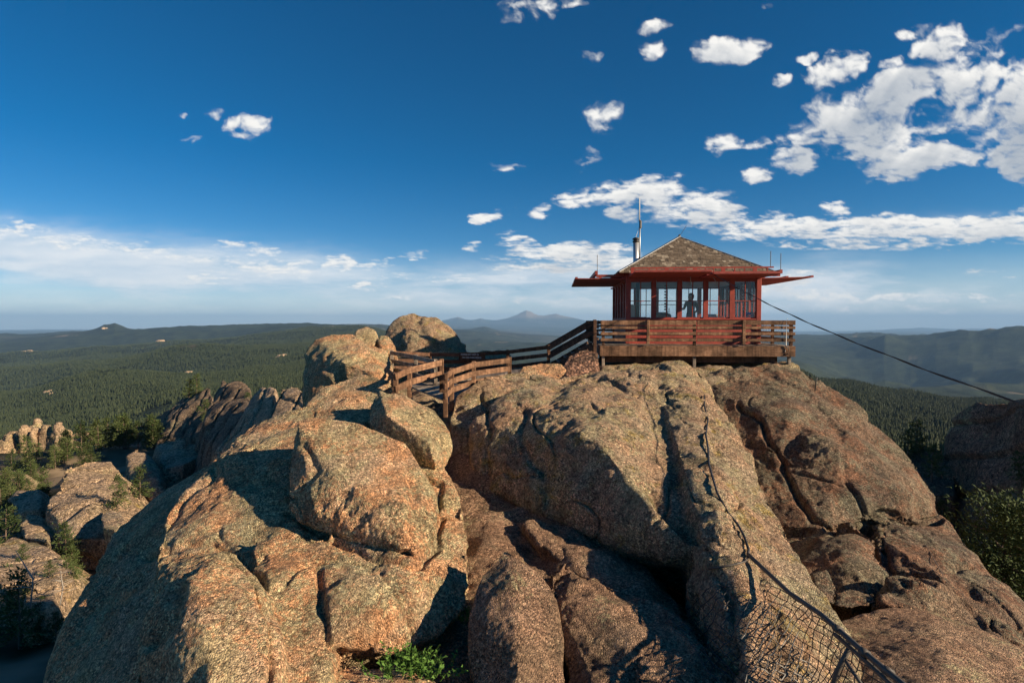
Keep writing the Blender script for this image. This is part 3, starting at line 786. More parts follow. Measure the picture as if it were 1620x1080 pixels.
def terrain_h(x, y, full=True):
    r = np.hypot(x, y)
    az = np.arctan2(x, y)
    azc = np.clip(az, -R(55), R(55))
    d = np.clip(r * np.cos(azc), 3.01, 89900)
    px = 810 + 900 * np.tan(azc)
    l = (np.log(d) - _LD[0]) / (_LD[1] - _LD[0])
    i = np.clip(l.astype(int), 0, len(_LD) - 2)
    f = l - i
    pxc = np.clip(px, _cols[0], _cols[-1] - 0.01)
    j = np.searchsorted(_cols, pxc, side='right') - 1
    j = np.clip(j, 0, len(_cols) - 2)
    ca = np.array(_cols, float)
    t = (pxc - ca[j]) / (ca[j + 1] - ca[j])
    t = t * t * (3 - 2 * t)
    g = (_G[j, i] * (1 - f) + _G[j, i + 1] * f) * (1 - t) + (_G[j + 1, i] * (1 - f) + _G[j + 1, i + 1] * f) * t
    z = g * d
    for k, wl in enumerate((9000, 4200, 1900, 850, 380, 170, 75, 33, 14, 6)):
        fade = smooth(0.0, 1.0, (0.75 * d - wl) / (0.5 * wl)) * smooth(0.0, 1.0, (wl - 0.006 * d) / (0.006 * d))
        if wl > 1000:
            fade = fade * (1 - 0.65 * smooth(15000, 30000, d))
        if wl < 100:
            fade = fade * 0.8
        n = octave(x, y, wl, 200 + k)
        n2 = 0.32 - np.abs(n)
        amp = 0.07 if wl > 300 else 0.08
        if 300 < wl < 5000:
            amp = amp * (1 + 1.3 * (y > 0) * smooth(1300, 1380, 810 + 900 * x / np.maximum(y, 1)) * smooth(4000, 7000, d))
        z = z + amp * wl * fade * (0.9 * n2 + 0.35 * n)
    # mountains
    u = x / np.maximum(y, 1)
    pxx = 810 + 900 * u
    fr = (y > 0)

    def bumpy(cx, cy, w1, w2, dc, dw, pyb):
        hz = (pyb - cy) / FPX * dc
        s = np.where(pxx < cx, w1, w2)
        return fr * hz * np.exp(-np.abs((pxx - cx) / s) ** 1.3) * np.exp(-((d - dc) / dw) ** 2)
    z = z + bumpy(165, 515.5, 22, 26, 12500, 1200, 527) + bumpy(182, 516, 12, 20, 12500, 1200, 524)
    z = z + bumpy(765, 515, 22, 30, 24000, 2500, 524)
    pk = bumpy(832, 495, 40, 26, 60000, 5000, 510) + bumpy(880, 500, 30, 40, 60500, 5000, 510) + bumpy(725, 503.5, 30, 12, 57000, 3500, 510) + bumpy(760, 505, 20, 16, 57000, 3500, 510)
    rg = 0.72 + 0.5 * (0.5 - np.abs(octave(x, y, 5200, 77))) + 0.3 * (0.35 - np.abs(octave(x, y, 2100, 78)))
    z = z + pk * rg * 1.3
    z = z + bumpy(1245 + 5, 524, 12, 14, 30000, 1500, 529) + bumpy(1355, 527, 9, 10, 20000, 1500, 533) + bumpy(1378, 528, 8, 10, 20000, 1500, 533)
    z = z + bumpy(1400, 541, 14, 16, 11800, 700, 549) + bumpy(1455, 522, 40, 60, 70000, 6000, 527) + bumpy(1600, 521, 60, 60, 70000, 6000, 527)
    return z


def build_terrain():
    fr = np.linspace(-49, 49, 1250)
    left = np.linspace(-180, -49, 110)[:-1]
    rest = np.linspace(49, 180, 110)[1:-1]
    az = np.radians(np.concatenate([left, fr, rest]))
    r = np.exp(np.linspace(math.log(2.5), math.log(92000), 620))
    A, RR = np.meshgrid(az, r)
    # follow constant y-depth in front so the skylines stay level
    x = (RR * np.sin(A)).ravel()
    y = (RR * np.cos(A)).ravel()
    z = terrain_h(x, y)
    nA, nR = len(az), len(r)
    idx = np.arange(nA * nR).reshape(nR, nA)
    nx = np.roll(idx, -1, axis=1)
    f = np.stack([idx[:-1], nx[:-1], nx[1:], idx[1:]], -1).reshape(-1, 4)
    co = np.stack([x, y, z], 1)
    cen = np.array([[0, 0, float(z[:nA].mean())]])
    me = np_mesh('ground', np.concatenate([co, cen]), f)
    # ground cover: 0 forest floor, 1 bare rock and soil, plain grass in another
    d = np.hypot(x, y)
    pxx = np.where(y > 0, 810 + 900 * x / np.maximum(y, 1), -999)
    n1 = fbm(np.stack([x / 900, y / 900, z * 0], 1), 5, 301)
    n2 = fbm(np.stack([x / 5000, y / 2600, z * 0], 1), 5, 311)
    bare = smooth(0.30, 0.42, n1 + 0.0) * smooth(400, 1500, d)
    bare = np.maximum(bare, 0.75 * smooth(0.08, 0.34, n1 * 0.6 + n2 * 0.3 + 0.06) * smooth(1360, 1400, pxx) * (1 - smooth(1560, 1600, pxx)) * smooth(4500, 5200, d) * (1 - smooth(8200, 9600, d)))
    bare = np.maximum(bare, 1.0 * smooth(150, 500, z) * smooth(50000, 52000, d))
    bare = np.maximum(bare, (1 - smooth(130, 180, d)) * smooth(-0.25, 0.1, fbm(np.stack([x / 14, y / 14, z * 0], 1), 4, 320)))
    plain = smooth(13000, 20000, d) * smooth(-0.12, 0.12, n2) * np.where(pxx > 1200, smooth(20000, 34000, d) * 0.7, 1.0)  # grass held back on the right: darker ground stands in for cloud shadow
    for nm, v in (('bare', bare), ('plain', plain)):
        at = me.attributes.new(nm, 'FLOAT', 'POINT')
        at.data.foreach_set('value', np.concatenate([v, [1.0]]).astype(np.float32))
    m, nt, b = newmat('hill country')
    g = N(nt, 'ShaderNodeNewGeometry')
    P = g.outputs['Position']
    a1 = N(nt, 'ShaderNodeAttribute', attribute_name='bare').outputs['Fac']
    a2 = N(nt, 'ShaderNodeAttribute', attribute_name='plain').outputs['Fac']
    tr = vor(nt, P, 0.075)
    fine = noise(nt, P, 0.004, 6, 0.65)
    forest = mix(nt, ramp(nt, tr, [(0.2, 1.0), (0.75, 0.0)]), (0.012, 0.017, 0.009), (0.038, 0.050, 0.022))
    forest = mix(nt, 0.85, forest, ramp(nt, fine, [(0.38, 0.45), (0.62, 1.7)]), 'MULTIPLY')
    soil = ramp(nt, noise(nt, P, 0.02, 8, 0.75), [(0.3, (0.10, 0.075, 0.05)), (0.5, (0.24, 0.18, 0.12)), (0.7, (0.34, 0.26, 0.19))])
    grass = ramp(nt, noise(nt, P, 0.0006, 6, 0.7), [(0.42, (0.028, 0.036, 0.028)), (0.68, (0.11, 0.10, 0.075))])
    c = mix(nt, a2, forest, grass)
    c = mix(nt, a1, c, soil)
    nt.links.new(c, b.inputs['Base Color'])
    b.inputs['Roughness'].default_value = 0.95
    b.inputs['Specular IOR Level'].default_value = 0.1
    bp = bump(nt, b, tr, 0.8, -6.0)
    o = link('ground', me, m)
    tag(o, kind='structure')
    return o


# ------------------------------------------------------------------ forest and trees
def quad_cloud(centers, sizes, dirs, rng, squash=0.6):
    """small randomly turned leaf faces"""
    n = len(centers)
    a = rng.normal(size=(n, 3))
    a /= np.linalg.norm(a, axis=1, keepdims=True)
    a = a * 0.6 + dirs
    a /= np.linalg.norm(a, axis=1, keepdims=True)
    b = np.cross(a, rng.normal(size=(n, 3)))
    b /= np.linalg.norm(b, axis=1, keepdims=True)
    s = sizes[:, None]
    v = np.stack([centers - b * s * squash * 0.5, centers + a * s * 0.55 - b * s * squash * 0.15, centers + a * s * 1.0, centers + a * s * 0.45 + b * s * squash * 0.5], 1)
    return v.reshape(-1, 3), np.arange(n * 4).reshape(-1, 4)


def pine_meshes(seed, h=8.0, n_branch=70, per=26, leafsize=0.38, spread=0.24, bare_trunk=0.22, ragged=0.35):
    rng = np.random.default_rng(seed)
    cs, ds, ss = [], [], []
    t = MB()
    bend = rng.normal(size=2) * 0.25
    tp = [(bend[0] * (k / 8) ** 2, bend[1] * (k / 8) ** 2, h * k / 8) for k in range(9)]
    t.tube(tp, [0.022 * h * (1 - 0.9 * k / 8) + 0.01 for k in range(9)], 7)
    for i in range(n_branch):
        f = bare_trunk + (1 - bare_trunk) * (i + rng.random()) / n_branch
        ang = rng.random() * 6.283
        prof = (1 - f) ** 0.75 * (0.55 + 0.45 * min(1, (f - bare_trunk) * 6 + 0.35))
        L = h * spread * prof * (1 + ragged * rng.normal()) + 0.05 * h
        L = max(0.04 * h, L)
        base = np.array([bend[0] * f * f, bend[1] * f * f, h * f])
        dr = np.array([math.cos(ang), math.sin(ang), 0.25 - 0.35 * (1 - f) + 0.15 * rng.normal()])
        tip = base + dr * L
        if L > 0.08 * h and i % 2 == 0:
            t.tube([base, base + dr * L * 0.5 - np.array([0, 0, 0.02 * h * 0.3]), tip], [0.006 * h, 0.004 * h, 0.0015 * h], 4)
        k = max(4, int(per * (0.4 + L / (h * spread))))
        u = rng.random(k) ** 0.6
        c = base + dr * L * u[:, None] + rng.normal(size=(k, 3)) * np.array([1, 1, 0.45]) * (0.035 * h) * (0.5 + u[:, None])
        cs.append(c)
        dd = np.tile(dr / np.linalg.norm(dr), (k, 1)) * 0.8 + np.array([0, 0, 0.35])
        ds.append(dd)
        ss.append(np.full(k, leafsize) * (0.6 + 0.7 * rng.random(k)))
    v, f = quad_cloud(np.concatenate(cs), np.concatenate(ss), np.concatenate(ds), rng, 0.42)
    return t, np_mesh('crown', v, f, False)


def make_pine(name, seed, label, cat='tree', group=None, **kw):
    root = empty(name)
    t, cm = pine_meshes(seed, **kw)
    t.build('trunk', M['bark'], root, smooth_shade=True)
    link('crown', cm, M['needle'], root)
    tag(root, label, cat, group)
    return root


def copy_tree(src):
    c = src.copy()
    C.objects.link(c)
    for ch in src.children:
        k = ch.copy()
        C.objects.link(k)
        k.parent = c
    return c


def far_tree_mesh(seed):
    rng = np.random.default_rng(seed)
    mb = MB()
    mb.tube([(0, 0, -1.0), (0, 0, 5)], [0.25, 0.12], 4, cap=False)
    L = 6
    for k in range(L):
        z0 = 1.2 + 9.5 * k / L
        rr = 2.5 * (1 - k / (L + 0.6)) ** 0.8 * (0.85 + 0.3 * rng.random())
        n = 7
        vs = [(rng.normal() * .1, rng.normal() * .1, z0 + 3.2)]
        for j in range(n):
            a = 6.283 * (j + rng.random() * .5) / n
            q = rr * (0.65 + 0.6 * rng.random())
            vs.append((q * math.cos(a), q * math.sin(a), z0 - 0.3 + rng.normal() * .4))
        mb.add(vs, [(0, 1 + j, 1 + (j + 1) % n) for j in range(n)])
    me = bpy.data.meshes.new('far_tree')
    me.from_pydata(mb.v, [], mb.f)
    me.materials.append(M['needle_far'])
    return me


def build_forest():
    rng = np.random.default_rng(5)
    pts = []

    def band(pa, pb, d0, d1, area):
        u0, u1 = (pa - 810) / 900, (pb - 810) / 900
        n = int(0.5 * (d1 * d1 - d0 * d0) * (u1 - u0) / area)
        d = np.sqrt(d0 * d0 + rng.random(n) * (d1 * d1 - d0 * d0))
        u = u0 + rng.random(n) * (u1 - u0)
        pts.append(np.stack([u * d, d], 1))
    band(-420, 640, 170, 1300, 20)
    band(-420, 640, 1300, 2800, 30)
    band(-360, 620, 2800, 6000, 85)
    band(-360, 620, 6000, 9000, 400)
    band(1240, 2000, 170, 1200, 20)
    band(1240, 1900, 1200, 2700, 30)
    p = np.concatenate(pts)
    n1 = fbm(np.stack([p[:, 0] / 900, p[:, 1] / 900, np.zeros(len(p))], 1), 5, 301)
    gap = fbm(np.stack([p[:, 0] / 60, p[:, 1] / 60, np.zeros(len(p))], 1), 3, 404)
    n3 = fbm(np.stack([p[:, 0] / 330, p[:, 1] / 330, np.ones(len(p))], 1), 4, 405)
    keep = (n1 < 0.33) & (n3 < 0.30 + 0.12 * rng.random(len(p))) & (gap > -0.33 + 0.3 * rng.random(len(p)) - 0.3)
    p = p[keep]
    z = terrain_h(p[:, 0].copy(), p[:, 1].copy())
    me = bpy.data.meshes.new('forest')
    co = np.stack([p[:, 0], p[:, 1], z - 0.3], 1).astype(np.float32)
    me.vertices.add(len(co))
    me.vertices.foreach_set('co', co.ravel())
    d = p[:, 1]
    a = me.attributes.new('scl', 'FLOAT', 'POINT')
    a.data.foreach_set('value', ((0.4 + 0.85 * rng.random(len(co)) ** 1.3) * (1 + 0.35 * smooth(2500, 6000, d))).astype(np.float32))
    a = me.attributes.new('rot', 'FLOAT', 'POINT')
    a.data.foreach_set('value', (rng.random(len(co)) * 6.28).astype(np.float32))
    o = link('forest', me, M['needle_far'])
    col = bpy.data.collections.new('forest_kinds')
    for s in range(4):
        q = bpy.data.objects.new('forest_tree', far_tree_mesh(s + 1))
        col.objects.link(q)
    ng = bpy.data.node_groups.new('forest', 'GeometryNodeTree')
    ng.interface.new_socket('Geometry', in_out='INPUT', socket_type='NodeSocketGeometry')
    ng.interface.new_socket('Geometry', in_out='OUTPUT', socket_type='NodeSocketGeometry')
    gi = ng.nodes.new('NodeGroupInput')
    go = ng.nodes.new('NodeGroupOutput')
    iop = ng.nodes.new('GeometryNodeInstanceOnPoints')
    ci = ng.nodes.new('GeometryNodeCollectionInfo')
    ci.inputs['Collection'].default_value = col
    ci.inputs['Separate Children'].default_value = True
    ci.inputs['Reset Children'].default_value = True
    na = ng.nodes.new('GeometryNodeInputNamedAttribute')
    na.data_type = 'FLOAT'
    na.inputs['Name'].default_value = 'scl'
    nb = ng.nodes.new('GeometryNodeInputNamedAttribute')
    nb.data_type = 'FLOAT'
    nb.inputs['Name'].default_value = 'rot'
    cx = ng.nodes.new('ShaderNodeCombineXYZ')
    iop.inputs['Pick Instance'].default_value = True
    ng.links.new(gi.outputs[0], iop.inputs['Points'])
    ng.links.new(ci.outputs[0], iop.inputs['Instance'])
    ng.links.new(na.outputs['Attribute'], iop.inputs['Scale'])
    ng.links.new(nb.outputs['Attribute'], cx.inputs['Z'])
    ng.links.new(cx.outputs[0], iop.inputs['Rotation'])
    ng.links.new(iop.outputs[0], go.inputs[0])
    md = o.modifiers.new('forest', 'NODES')
    md.node_group = ng
    tag(o, kind='stuff')
    return o


def gz(x, y):
    return float(terrain_h(np.array([x], float), np.array([y], float))[0])


# ------------------------------------------------------------------ valley outcrops
def block_cluster(cx, cy, cz, w, dep, h, n, seed, pillar=False):
    rng = random.Random(seed)
    hs = []
    for i in range(n):
        x = cx + (rng.random() - .5) * w
        y = cy + (rng.random() - .5) * dep
        bw = w * (0.16 + 0.16 * rng.random()) * (0.85 if pillar else 1.25)
        bh = h * (0.5 + 0.45 * rng.random())
        pts = []
        for zz, q in ((0, 1.1), (0.5, 1.0), (0.84, 0.92), (1.0, 0.6)):
            a0 = rng.random()
            for k in range(6):
                a = a0 + k * 1.047 + rng.random() * 0.5
                rr = bw * q * (0.85 + 0.25 * rng.random())
                pts.append((x + rr * math.cos(a), y + rr * math.sin(a), cz - h * 0.35 + (bh + h * .35) * zz * (0.95 + 0.05 * rng.random()), 0))
        hs.append(pts)
    return hs


def build_outcrops():
    mt = M['rock_far']
    grp = 'granite outcrops below the summit'
    kw = dict(low=1.0, mid=0.5, fine=0.0, crack=0.7, lf=0.13)

    def oc(hulls, voxel, seed, label, sm=2, mat=None, lay=None, k=1.0, name='rock_outcrop'):
        kk = dict(kw)
        for a in ('low', 'mid', 'crack'):
            kk[a] *= k
        o = rock(name, hulls, mat or mt, voxel, sm=sm, seed=seed, lay=lay, **kk)
        tag(o, label, 'rock outcrop', grp)
        return o
    # big pale slab
    H = [(75, 775, 66), (95, 742, 72), (130, 725, 78), (180, 720, 80), (200, 745, 76), (218, 790, 68), (225, 815, 62), (190, 850, 56), (110, 850, 56), (100, 800, 62), (150, 790, 62), (72, 800, 62),
         (-60, 80, -34, 0), (-48, 84, -34, 0), (-40, 62, -34, 0), (-48, 56, -34, 0)]
    oc([H], 0.3, 201, 'broad pale slab outcrop, largest of the rocks in the valley on the left', 3, lay=((0.3, -0.5, 0.8), 0.55, 0.35), k=0.7)
    H = [(200, 720, 88), (212, 706, 92), (232, 712, 92), (248, 740, 86), (262, 775, 78), (240, 790, 76), (215, 770, 80), (200, 745, 84), (-60, 96, -38, 0), (-52, 96, -38, 0), (-48, 80, -36, 0), (-58, 80, -36, 0)]
    oc([H], 0.3, 202, 'leaning split outcrop with a dark overhang, just right of the broad pale slab', 2, k=0.6)
    H = [(240, 712, 96), (246, 700, 98), (262, 692, 100), (300, 706, 98), (325, 705, 96), (322, 718, 92), (290, 735, 86), (262, 740, 86), (-58, 104, -38, 0), (-50, 104, -36, 0), (-50, 84, -36, 0), (-58, 84, -36, 0)]
    H2 = [(273, 700, 96), (275, 690, 97), (292, 690, 97), (296, 702, 95), (282, 708, 94)]
    H3 = [(302, 706, 95), (308, 701, 96), (324, 703, 95), (325, 711, 93), (306, 712, 93)]
    oc([H, H2 + [(-53, 94, -27, 0), (-51, 94, -27, 0)], H3 + [(-50, 92, -27, 0), (-48, 92, -27, 0)]], 0.26, 203, 'row of joined outcrops with a mushroom-like cap, beside the shaded flank of the left dome', 1, k=0.45)
    # distant castle group
    for i, (px, py, d, w, h, n, lab) in enumerate([
        (12, 712, 150, 9, 6.5, 6, 'knobbly outcrop at the far left edge of the valley'),
        (48, 706, 150, 9, 9, 7, 'blocky castle-like outcrop second from the left edge'),
        (80, 706, 148, 9, 8.5, 8, 'blocky outcrop with two small towers, left of the loaf-shaped rock')]):
        c = W(px, py, d)
        oc(block_cluster(c.x, c.y, c.z - 1, w, 8, h, n, 300 + i, True), 0.34, 210 + i, lab, 1, k=0.5, lay=((0, 0.1, 1), 0.35, 0.3))
    H = [(106, 700, 150), (110, 688, 152), (122, 680, 153), (138, 680, 153), (148, 692, 151), (150, 702, 150), (140, 712, 146), (112, 712, 146), (-118, 156, -38, 0), (-110, 156, -38, 0)]
    oc([H], 0.34, 215, 'rounded loaf-shaped outcrop standing alone above the valley pines', 2, k=0.5)
    # lower left slabs
    H = [(-20, 862, 54), (20, 846, 57), (60, 852, 56), (90, 870, 52), (118, 895, 48), (116, 915, 45), (60, 930, 43), (0, 925, 43), (-20, 900, 46), (-52, 60, -34, 0), (-38, 60, -34, 0), (-34, 44, -30, 0), (-44, 42, -32, 0)]
    oc([H], 0.22, 221, 'low rounded slabs with a round shield-like face, at the lower left', 3, k=0.4, lay=((0.5, -0.4, 0.6), 0.7, 0.4))
    H = [(30, 830, 62), (45, 815, 65), (68, 818, 64), (88, 838, 60), (70, 855, 56), (35, 850, 57), (-54, 68, -34, 0), (-48, 68, -34, 0), (-46, 58, -32, 0)]
    oc([H], 0.22, 222, 'hump of pale rock between pines, above the low slabs at the lower left', 2, k=0.4)
    H = [(155, 812, 58), (172, 800, 60), (192, 806, 59), (200, 822, 56), (185, 838, 53), (160, 832, 54), (-44, 62, -32, 0), (-38, 62, -32, 0), (-38, 54, -30, 0)]
    oc([H], 0.2, 223, 'small dome of pale rock against the edge of the left dome flank', 2, k=0.35)
    H = [(10, 755, 96), (20, 742, 100), (40, 745, 99), (48, 760, 95), (30, 772, 92), (8, 768, 93), (-88, 104, -36, 0), (-80, 104, -36, 0), (-76, 92, -35, 0)]
    oc([H], 0.26, 224, 'small isolated rock among the pines left of the broad pale slab', 2, k=0.4)
    H = [(60, 905, 47), (95, 915, 45), (88, 948, 41), (60, 965, 39), (30, 950, 41), (36, 920, 45), (-36, 48, -30, 0), (-30, 40, -28, 0), (-36, 40, -28, 0)]
    oc([H], 0.2, 225, 'dark-jointed rock at the very lower left, next to the lone slim pine', 2, k=0.4)
    H = [(12, 790, 78), (25, 775, 80), (60, 770, 80), (70, 785, 76), (62, 806, 70), (20, 812, 70), (-70, 84, -36, 0), (-60, 84, -34, 0), (-56, 70, -34, 0)]
    oc([H], 0.24, 226, 'pale sloping rock hidden among pines, lower left of the broad slab', 2, k=0.4)
    # ridge crag
    r1 = [(480, 616, 77), (470, 610, 80), (445, 613, 80), (432, 640, 74), (420, 668, 70), (470, 660, 67), (490, 640, 70), (-32, 83, -34, 0), (-27, 83, -34, 0), (-27, 67, -30, 0), (-32, 67, -30, 0)]
    r2 = [(436, 612, 83), (415, 612, 86), (400, 625, 85), (385, 660, 78), (355, 700, 74), (330, 720, 74), (425, 668, 70), (436, 640, 77), (-45, 90, -38, 0), (-35, 90, -38, 0), (-30, 70, -35, 0), (-42, 70, -35, 0)]
    r3 = [(395, 615, 99), (378, 604, 106), (352, 600, 109), (345, 612, 106), (330, 650, 96), (318, 690, 88), (340, 715, 80), (390, 680, 80), (400, 650, 86), (-56, 112, -40, 0), (-45, 112, -40, 0), (-40, 83, -38, 0), (-54, 83, -40, 0)]
    oc([r1], 0.2, 231, 'columnar sunlit crag head right against the left dome, with vertical joints', 1, lay=((1, 0.15, 0.1), 0.42, 0.45), k=0.35)
    oc([r2], 0.22, 232, 'tan crag shoulder streaked with ochre, standing left of the columnar crag head', 2, lay=((1, 0.1, 0.3), 0.6, 0.4), k=0.45)
    oc([r3], 0.26, 233, 'tall dark-shaded crag crowned with small pines on the ridge left of the domes', 1, mat=M['rock_ridge_shaded'], k=0.6, lay=((1, -0.2, 0.3), 0.5, 0.6))
    r4 = [(330, 612, 134), (310, 615, 138), (292, 622, 141), (278, 640, 138), (262, 665, 128), (250, 700, 118), (325, 695, 109), (345, 650, 118), (-83, 147, -54, 0), (-70, 147, -54, 0), (-64, 112, -46, 0), (-80, 112, -51, 0)]
    r5 = [(285, 640, 160), (262, 655, 166), (240, 668, 173), (215, 676, 179), (185, 690, 182), (180, 702, 176), (230, 706, 154), (290, 690, 141), (-118, 189, -59, 0), (-96, 179, -57, 0), (-83, 144, -51, 0), (-109, 154, -51, 0)]
    oc([r4], 0.34, 234, 'thin-finned crag on the ridge left of the tall dark crag', 1, mat=M['rock_ridge_shaded'], k=0.7, lay=((1, 0.1, 0.2), 0.5, 0.6))
    oc([r5], 0.38, 235, 'low dark end of the ridge with pale blocks, running down to the valley', 1, mat=M['rock_ridge_shaded'], k=0.7)
    # right hand crag
    q = [(1503, 690, 52), (1508, 660, 53), (1530, 648, 51), (1548, 634, 50), (1580, 629, 47), (1640, 634, 43), (1720, 650, 36), (1760, 760, 33), (1700, 900, 31), (1560, 860, 42), (1505, 830, 48), (1500, 760, 50),
         (40, 58, -36, 0), (52, 54, -36, 0), (46, 34, -30, 0), (34, 40, -30, 0)]
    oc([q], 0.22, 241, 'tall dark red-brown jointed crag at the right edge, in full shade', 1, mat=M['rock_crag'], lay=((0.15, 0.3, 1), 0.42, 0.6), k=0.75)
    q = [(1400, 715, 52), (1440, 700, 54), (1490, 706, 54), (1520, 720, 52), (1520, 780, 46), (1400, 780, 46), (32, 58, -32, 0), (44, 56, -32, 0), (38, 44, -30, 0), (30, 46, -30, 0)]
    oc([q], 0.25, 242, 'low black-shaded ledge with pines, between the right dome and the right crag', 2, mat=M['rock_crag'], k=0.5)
    # far pale outcrops poking from the forest
    specs = [(85, 612, 2300), (78, 605, 2350), (240, 545, 5200), (225, 540, 5300), (300, 575, 3400), (448, 567, 3400), (440, 570, 3350), (190, 532, 9500), (165, 525, 11500), (420, 523, 9500), (428, 525, 9300), (436, 524, 9600), (30, 570, 5000), (68, 568, 5000), (255, 535, 7000), (45, 555, 7000)]
    src = None
    for i, (px, py, d) in enumerate(specs):
        if src is None:
            src = rock('far_outcrop', block_cluster(0, 0, 0, 1.6, 1.0, 0.7, 6, 501), mt, 0.045, sm=1, low=0.05, mid=0.03, fine=0, crack=0.02, lf=2.0, seed=251)
            o = src
        else:
            o = src.copy()
            C.objects.link(o)
        p = W(px, py, d)
        z = gz(p.x, p.y)
        s = d * (0.006 + 0.0045 * ((i * 37) % 10) / 10)
        s *= 0.6 if d > 8000 else 1.0
        o.location = (p.x, p.y, z)
        o.scale = (s, s, s * 0.8)
        o.rotation_euler = (0, 0, i * 1.3)
        tag(o, 'tiny pale rock outcrop poking out of the distant forested hills on the left', 'rock outcrop', 'far pale outcrops in the forest')


def build_trees():
    grp = 'pines among the rocks in the left valley'
    kinds = [make_pine('pine_tree', 31 + i, 'slim dark pine growing between the granite outcrops of the left valley', 'tree', grp, h=8.0, n_branch=54, per=20,
                       leafsize=0.55, spread=(0.22, 0.27, 0.2, 0.25)[i], ragged=0.4, bare_trunk=(0.12, 0.2, 0.1, 0.25)[i]) for i in range(4)]
    spots = []  # px, base py, d, height m, own label
    L = lambda *a: spots.append(a)
    L(30, 958, 39, 5.6, 'lone slim pine with a bare lower trunk at the lower left, near the dark-jointed rock')
    L(8, 842, 60, 6.0, 'tall pine at the left edge, above the low slabs')
    L(104, 845, 55, 4.2, 'bright green pine directly beneath the broad pale slab')
    L(38, 885, 50, 1.9, 'small bushy pine on top of the low rounded slabs')
    L(186, 802, 62, 4.0, 'pine standing against the lower right of the broad pale slab')
    L(78, 900, 46, 1.7, 'little pine in a joint of the low rounded slabs')
    L(44, 740, 112, 6.5, 'dark pine with a bare trunk in front of the castle-like outcrop')
    L(70, 776, 88, 4.5, 'narrow pine at the left tip of the broad pale slab')
    L(222, 792, 74, 4.5, 'narrow pine in the gap right of the broad pale slab')
    L(212, 716, 92, 2.2, 'pine in front of the leaning split outcrop')
    rng = random.Random(3)
    for (x0, x1, y0, y1, n, h0, h1) in [(0, 60, 745, 800, 14, 3, 4.6), (0, 150, 730, 745, 9, 3.5, 5), (100, 200, 700, 722, 12, 4.5, 7), (0, 70, 800, 850, 9, 2.6, 4.2), (95, 170, 850, 895, 12, 2.2, 3.6),
                                        (60, 95, 790, 825, 5, 2.5, 3.5), (185, 250, 690, 712, 9, 5, 7.5), (100, 140, 900, 960, 7, 2.2, 3.4), (0, 110, 955, 1030, 12, 2.2, 3.6), (255, 275, 725, 745, 3, 4, 5.5), (-40, 0, 720, 960, 5, 3, 4.5)]:
        for _ in range(n):
            spots.append((x0 + rng.random() * (x1 - x0), y0 + rng.random() * (y1 - y0), None, h0 + rng.random() * (h1 - h0), None))
    used = [False] * 4
    for i, (px, py, d, h, lab) in enumerate(spots):
        if d is None:   # find where the line of sight meets the ground
            dd = np.exp(np.linspace(math.log(25), math.log(190), 260))
            ray = W(px, py, 1.0)
            zt = terrain_h(ray.x * dd, dd)
            below = np.nonzero(ray.z * dd <= zt)[0]
            d = float(dd[below[0]]) if len(below) else 120.0
            p = W(px, py, d)
            z = gz(p.x, p.y)
        else:
            p = W(px, py, d)
            z = p.z
            # rest on the rock or ground under the spot
            hit, loc, nrm, idx, ob, mx = S.ray_cast(bpy.context.evaluated_depsgraph_get(), Vector((p.x, p.y, z + 4)), Vector((0, 0, -1)), distance=14)
            if hit:
                z = loc.z
        k = i % 4
        if not used[k]:
            o = kinds[k]
            used[k] = True
        else:
            o = copy_tree(kinds[k])
        s = h / 8.0
        o.location = (p.x, p.y, z - 0.15)
        o.scale = (s, s, s)
        o.rotation_euler = (0, 0, rng.random() * 6.28)
        o['label'] = lab or 'slim dark pine growing between the granite outcrops of the left valley'
    # trees on the ridge crags and right ledge
    rr = [('pine on the crest of the tall dark crag on the left ridge', 340, 628, 112, 4.2), ('pine on the crest of the tall dark crag on the left ridge', 325, 640, 115, 4.8), ('pine on the crest of the tall dark crag on the left ridge', 352, 615, 110, 3.1),
          ('stubby pine between the crag shoulder and the tall dark crag', 393, 622, 96, 2.8),
          ('pine in the dark notch of the left ridge', 300, 668, 134, 4.9), ('pine in the dark notch of the left ridge', 288, 690, 134, 5.6),
          ('pine in the dark notch of the left ridge', 312, 660, 134, 4.9),
          ('pine in the dark notch of the left ridge', 270, 690, 147, 6.3), ('pine in the dark notch of the left ridge', 258, 700, 147, 6.3),
          ('dark pine on the shaded ledge right of the right dome', 1436, 712, 52, 3.0), ('dark pine on the shaded ledge right of the right dome', 1450, 712, 53, 3.4), ('sunlit pine on the shaded ledge right of the right dome', 1474, 735, 48, 3.4),
          ('sunlit small pine low in the dark gap beside the right dome', 1492, 775, 46, 2.2), ('pine clinging to the right crag at the picture edge', 1618, 690, 40, 2.6)]
    for i, (lab, px, py, d, h) in enumerate(rr):
        p = W(px, py, d)
        z = p.z
        hit, loc, nrm, idx, ob, mx = S.ray_cast(bpy.context.evaluated_depsgraph_get(), Vector((p.x, p.y, z + 6)), Vector((0, 0, -1)), distance=20)
        if hit:
            z = loc.z
        o = copy_tree(kinds[i % 4])
        o.location = (p.x, p.y, z - 0.2)
        s = h / 8
        o.scale = (s, s, s)
        o.rotation_euler = (0, 0, i * 1.1)
        o['label'] = lab
        o['group'] = 'pines on the crags'
    # near pine on the right
    o = make_pine('pine_tree', 77, 'large green pine rising behind the right dome at the right edge', 'tree', None, h=9.0, n_branch=200, per=230, leafsize=0.15, spread=0.27, bare_trunk=0.1, ragged=0.3)
    p = W(1572, 815, 17.0)
    o.location = (p.x + 0.2, p.y, p.z - 8.6)
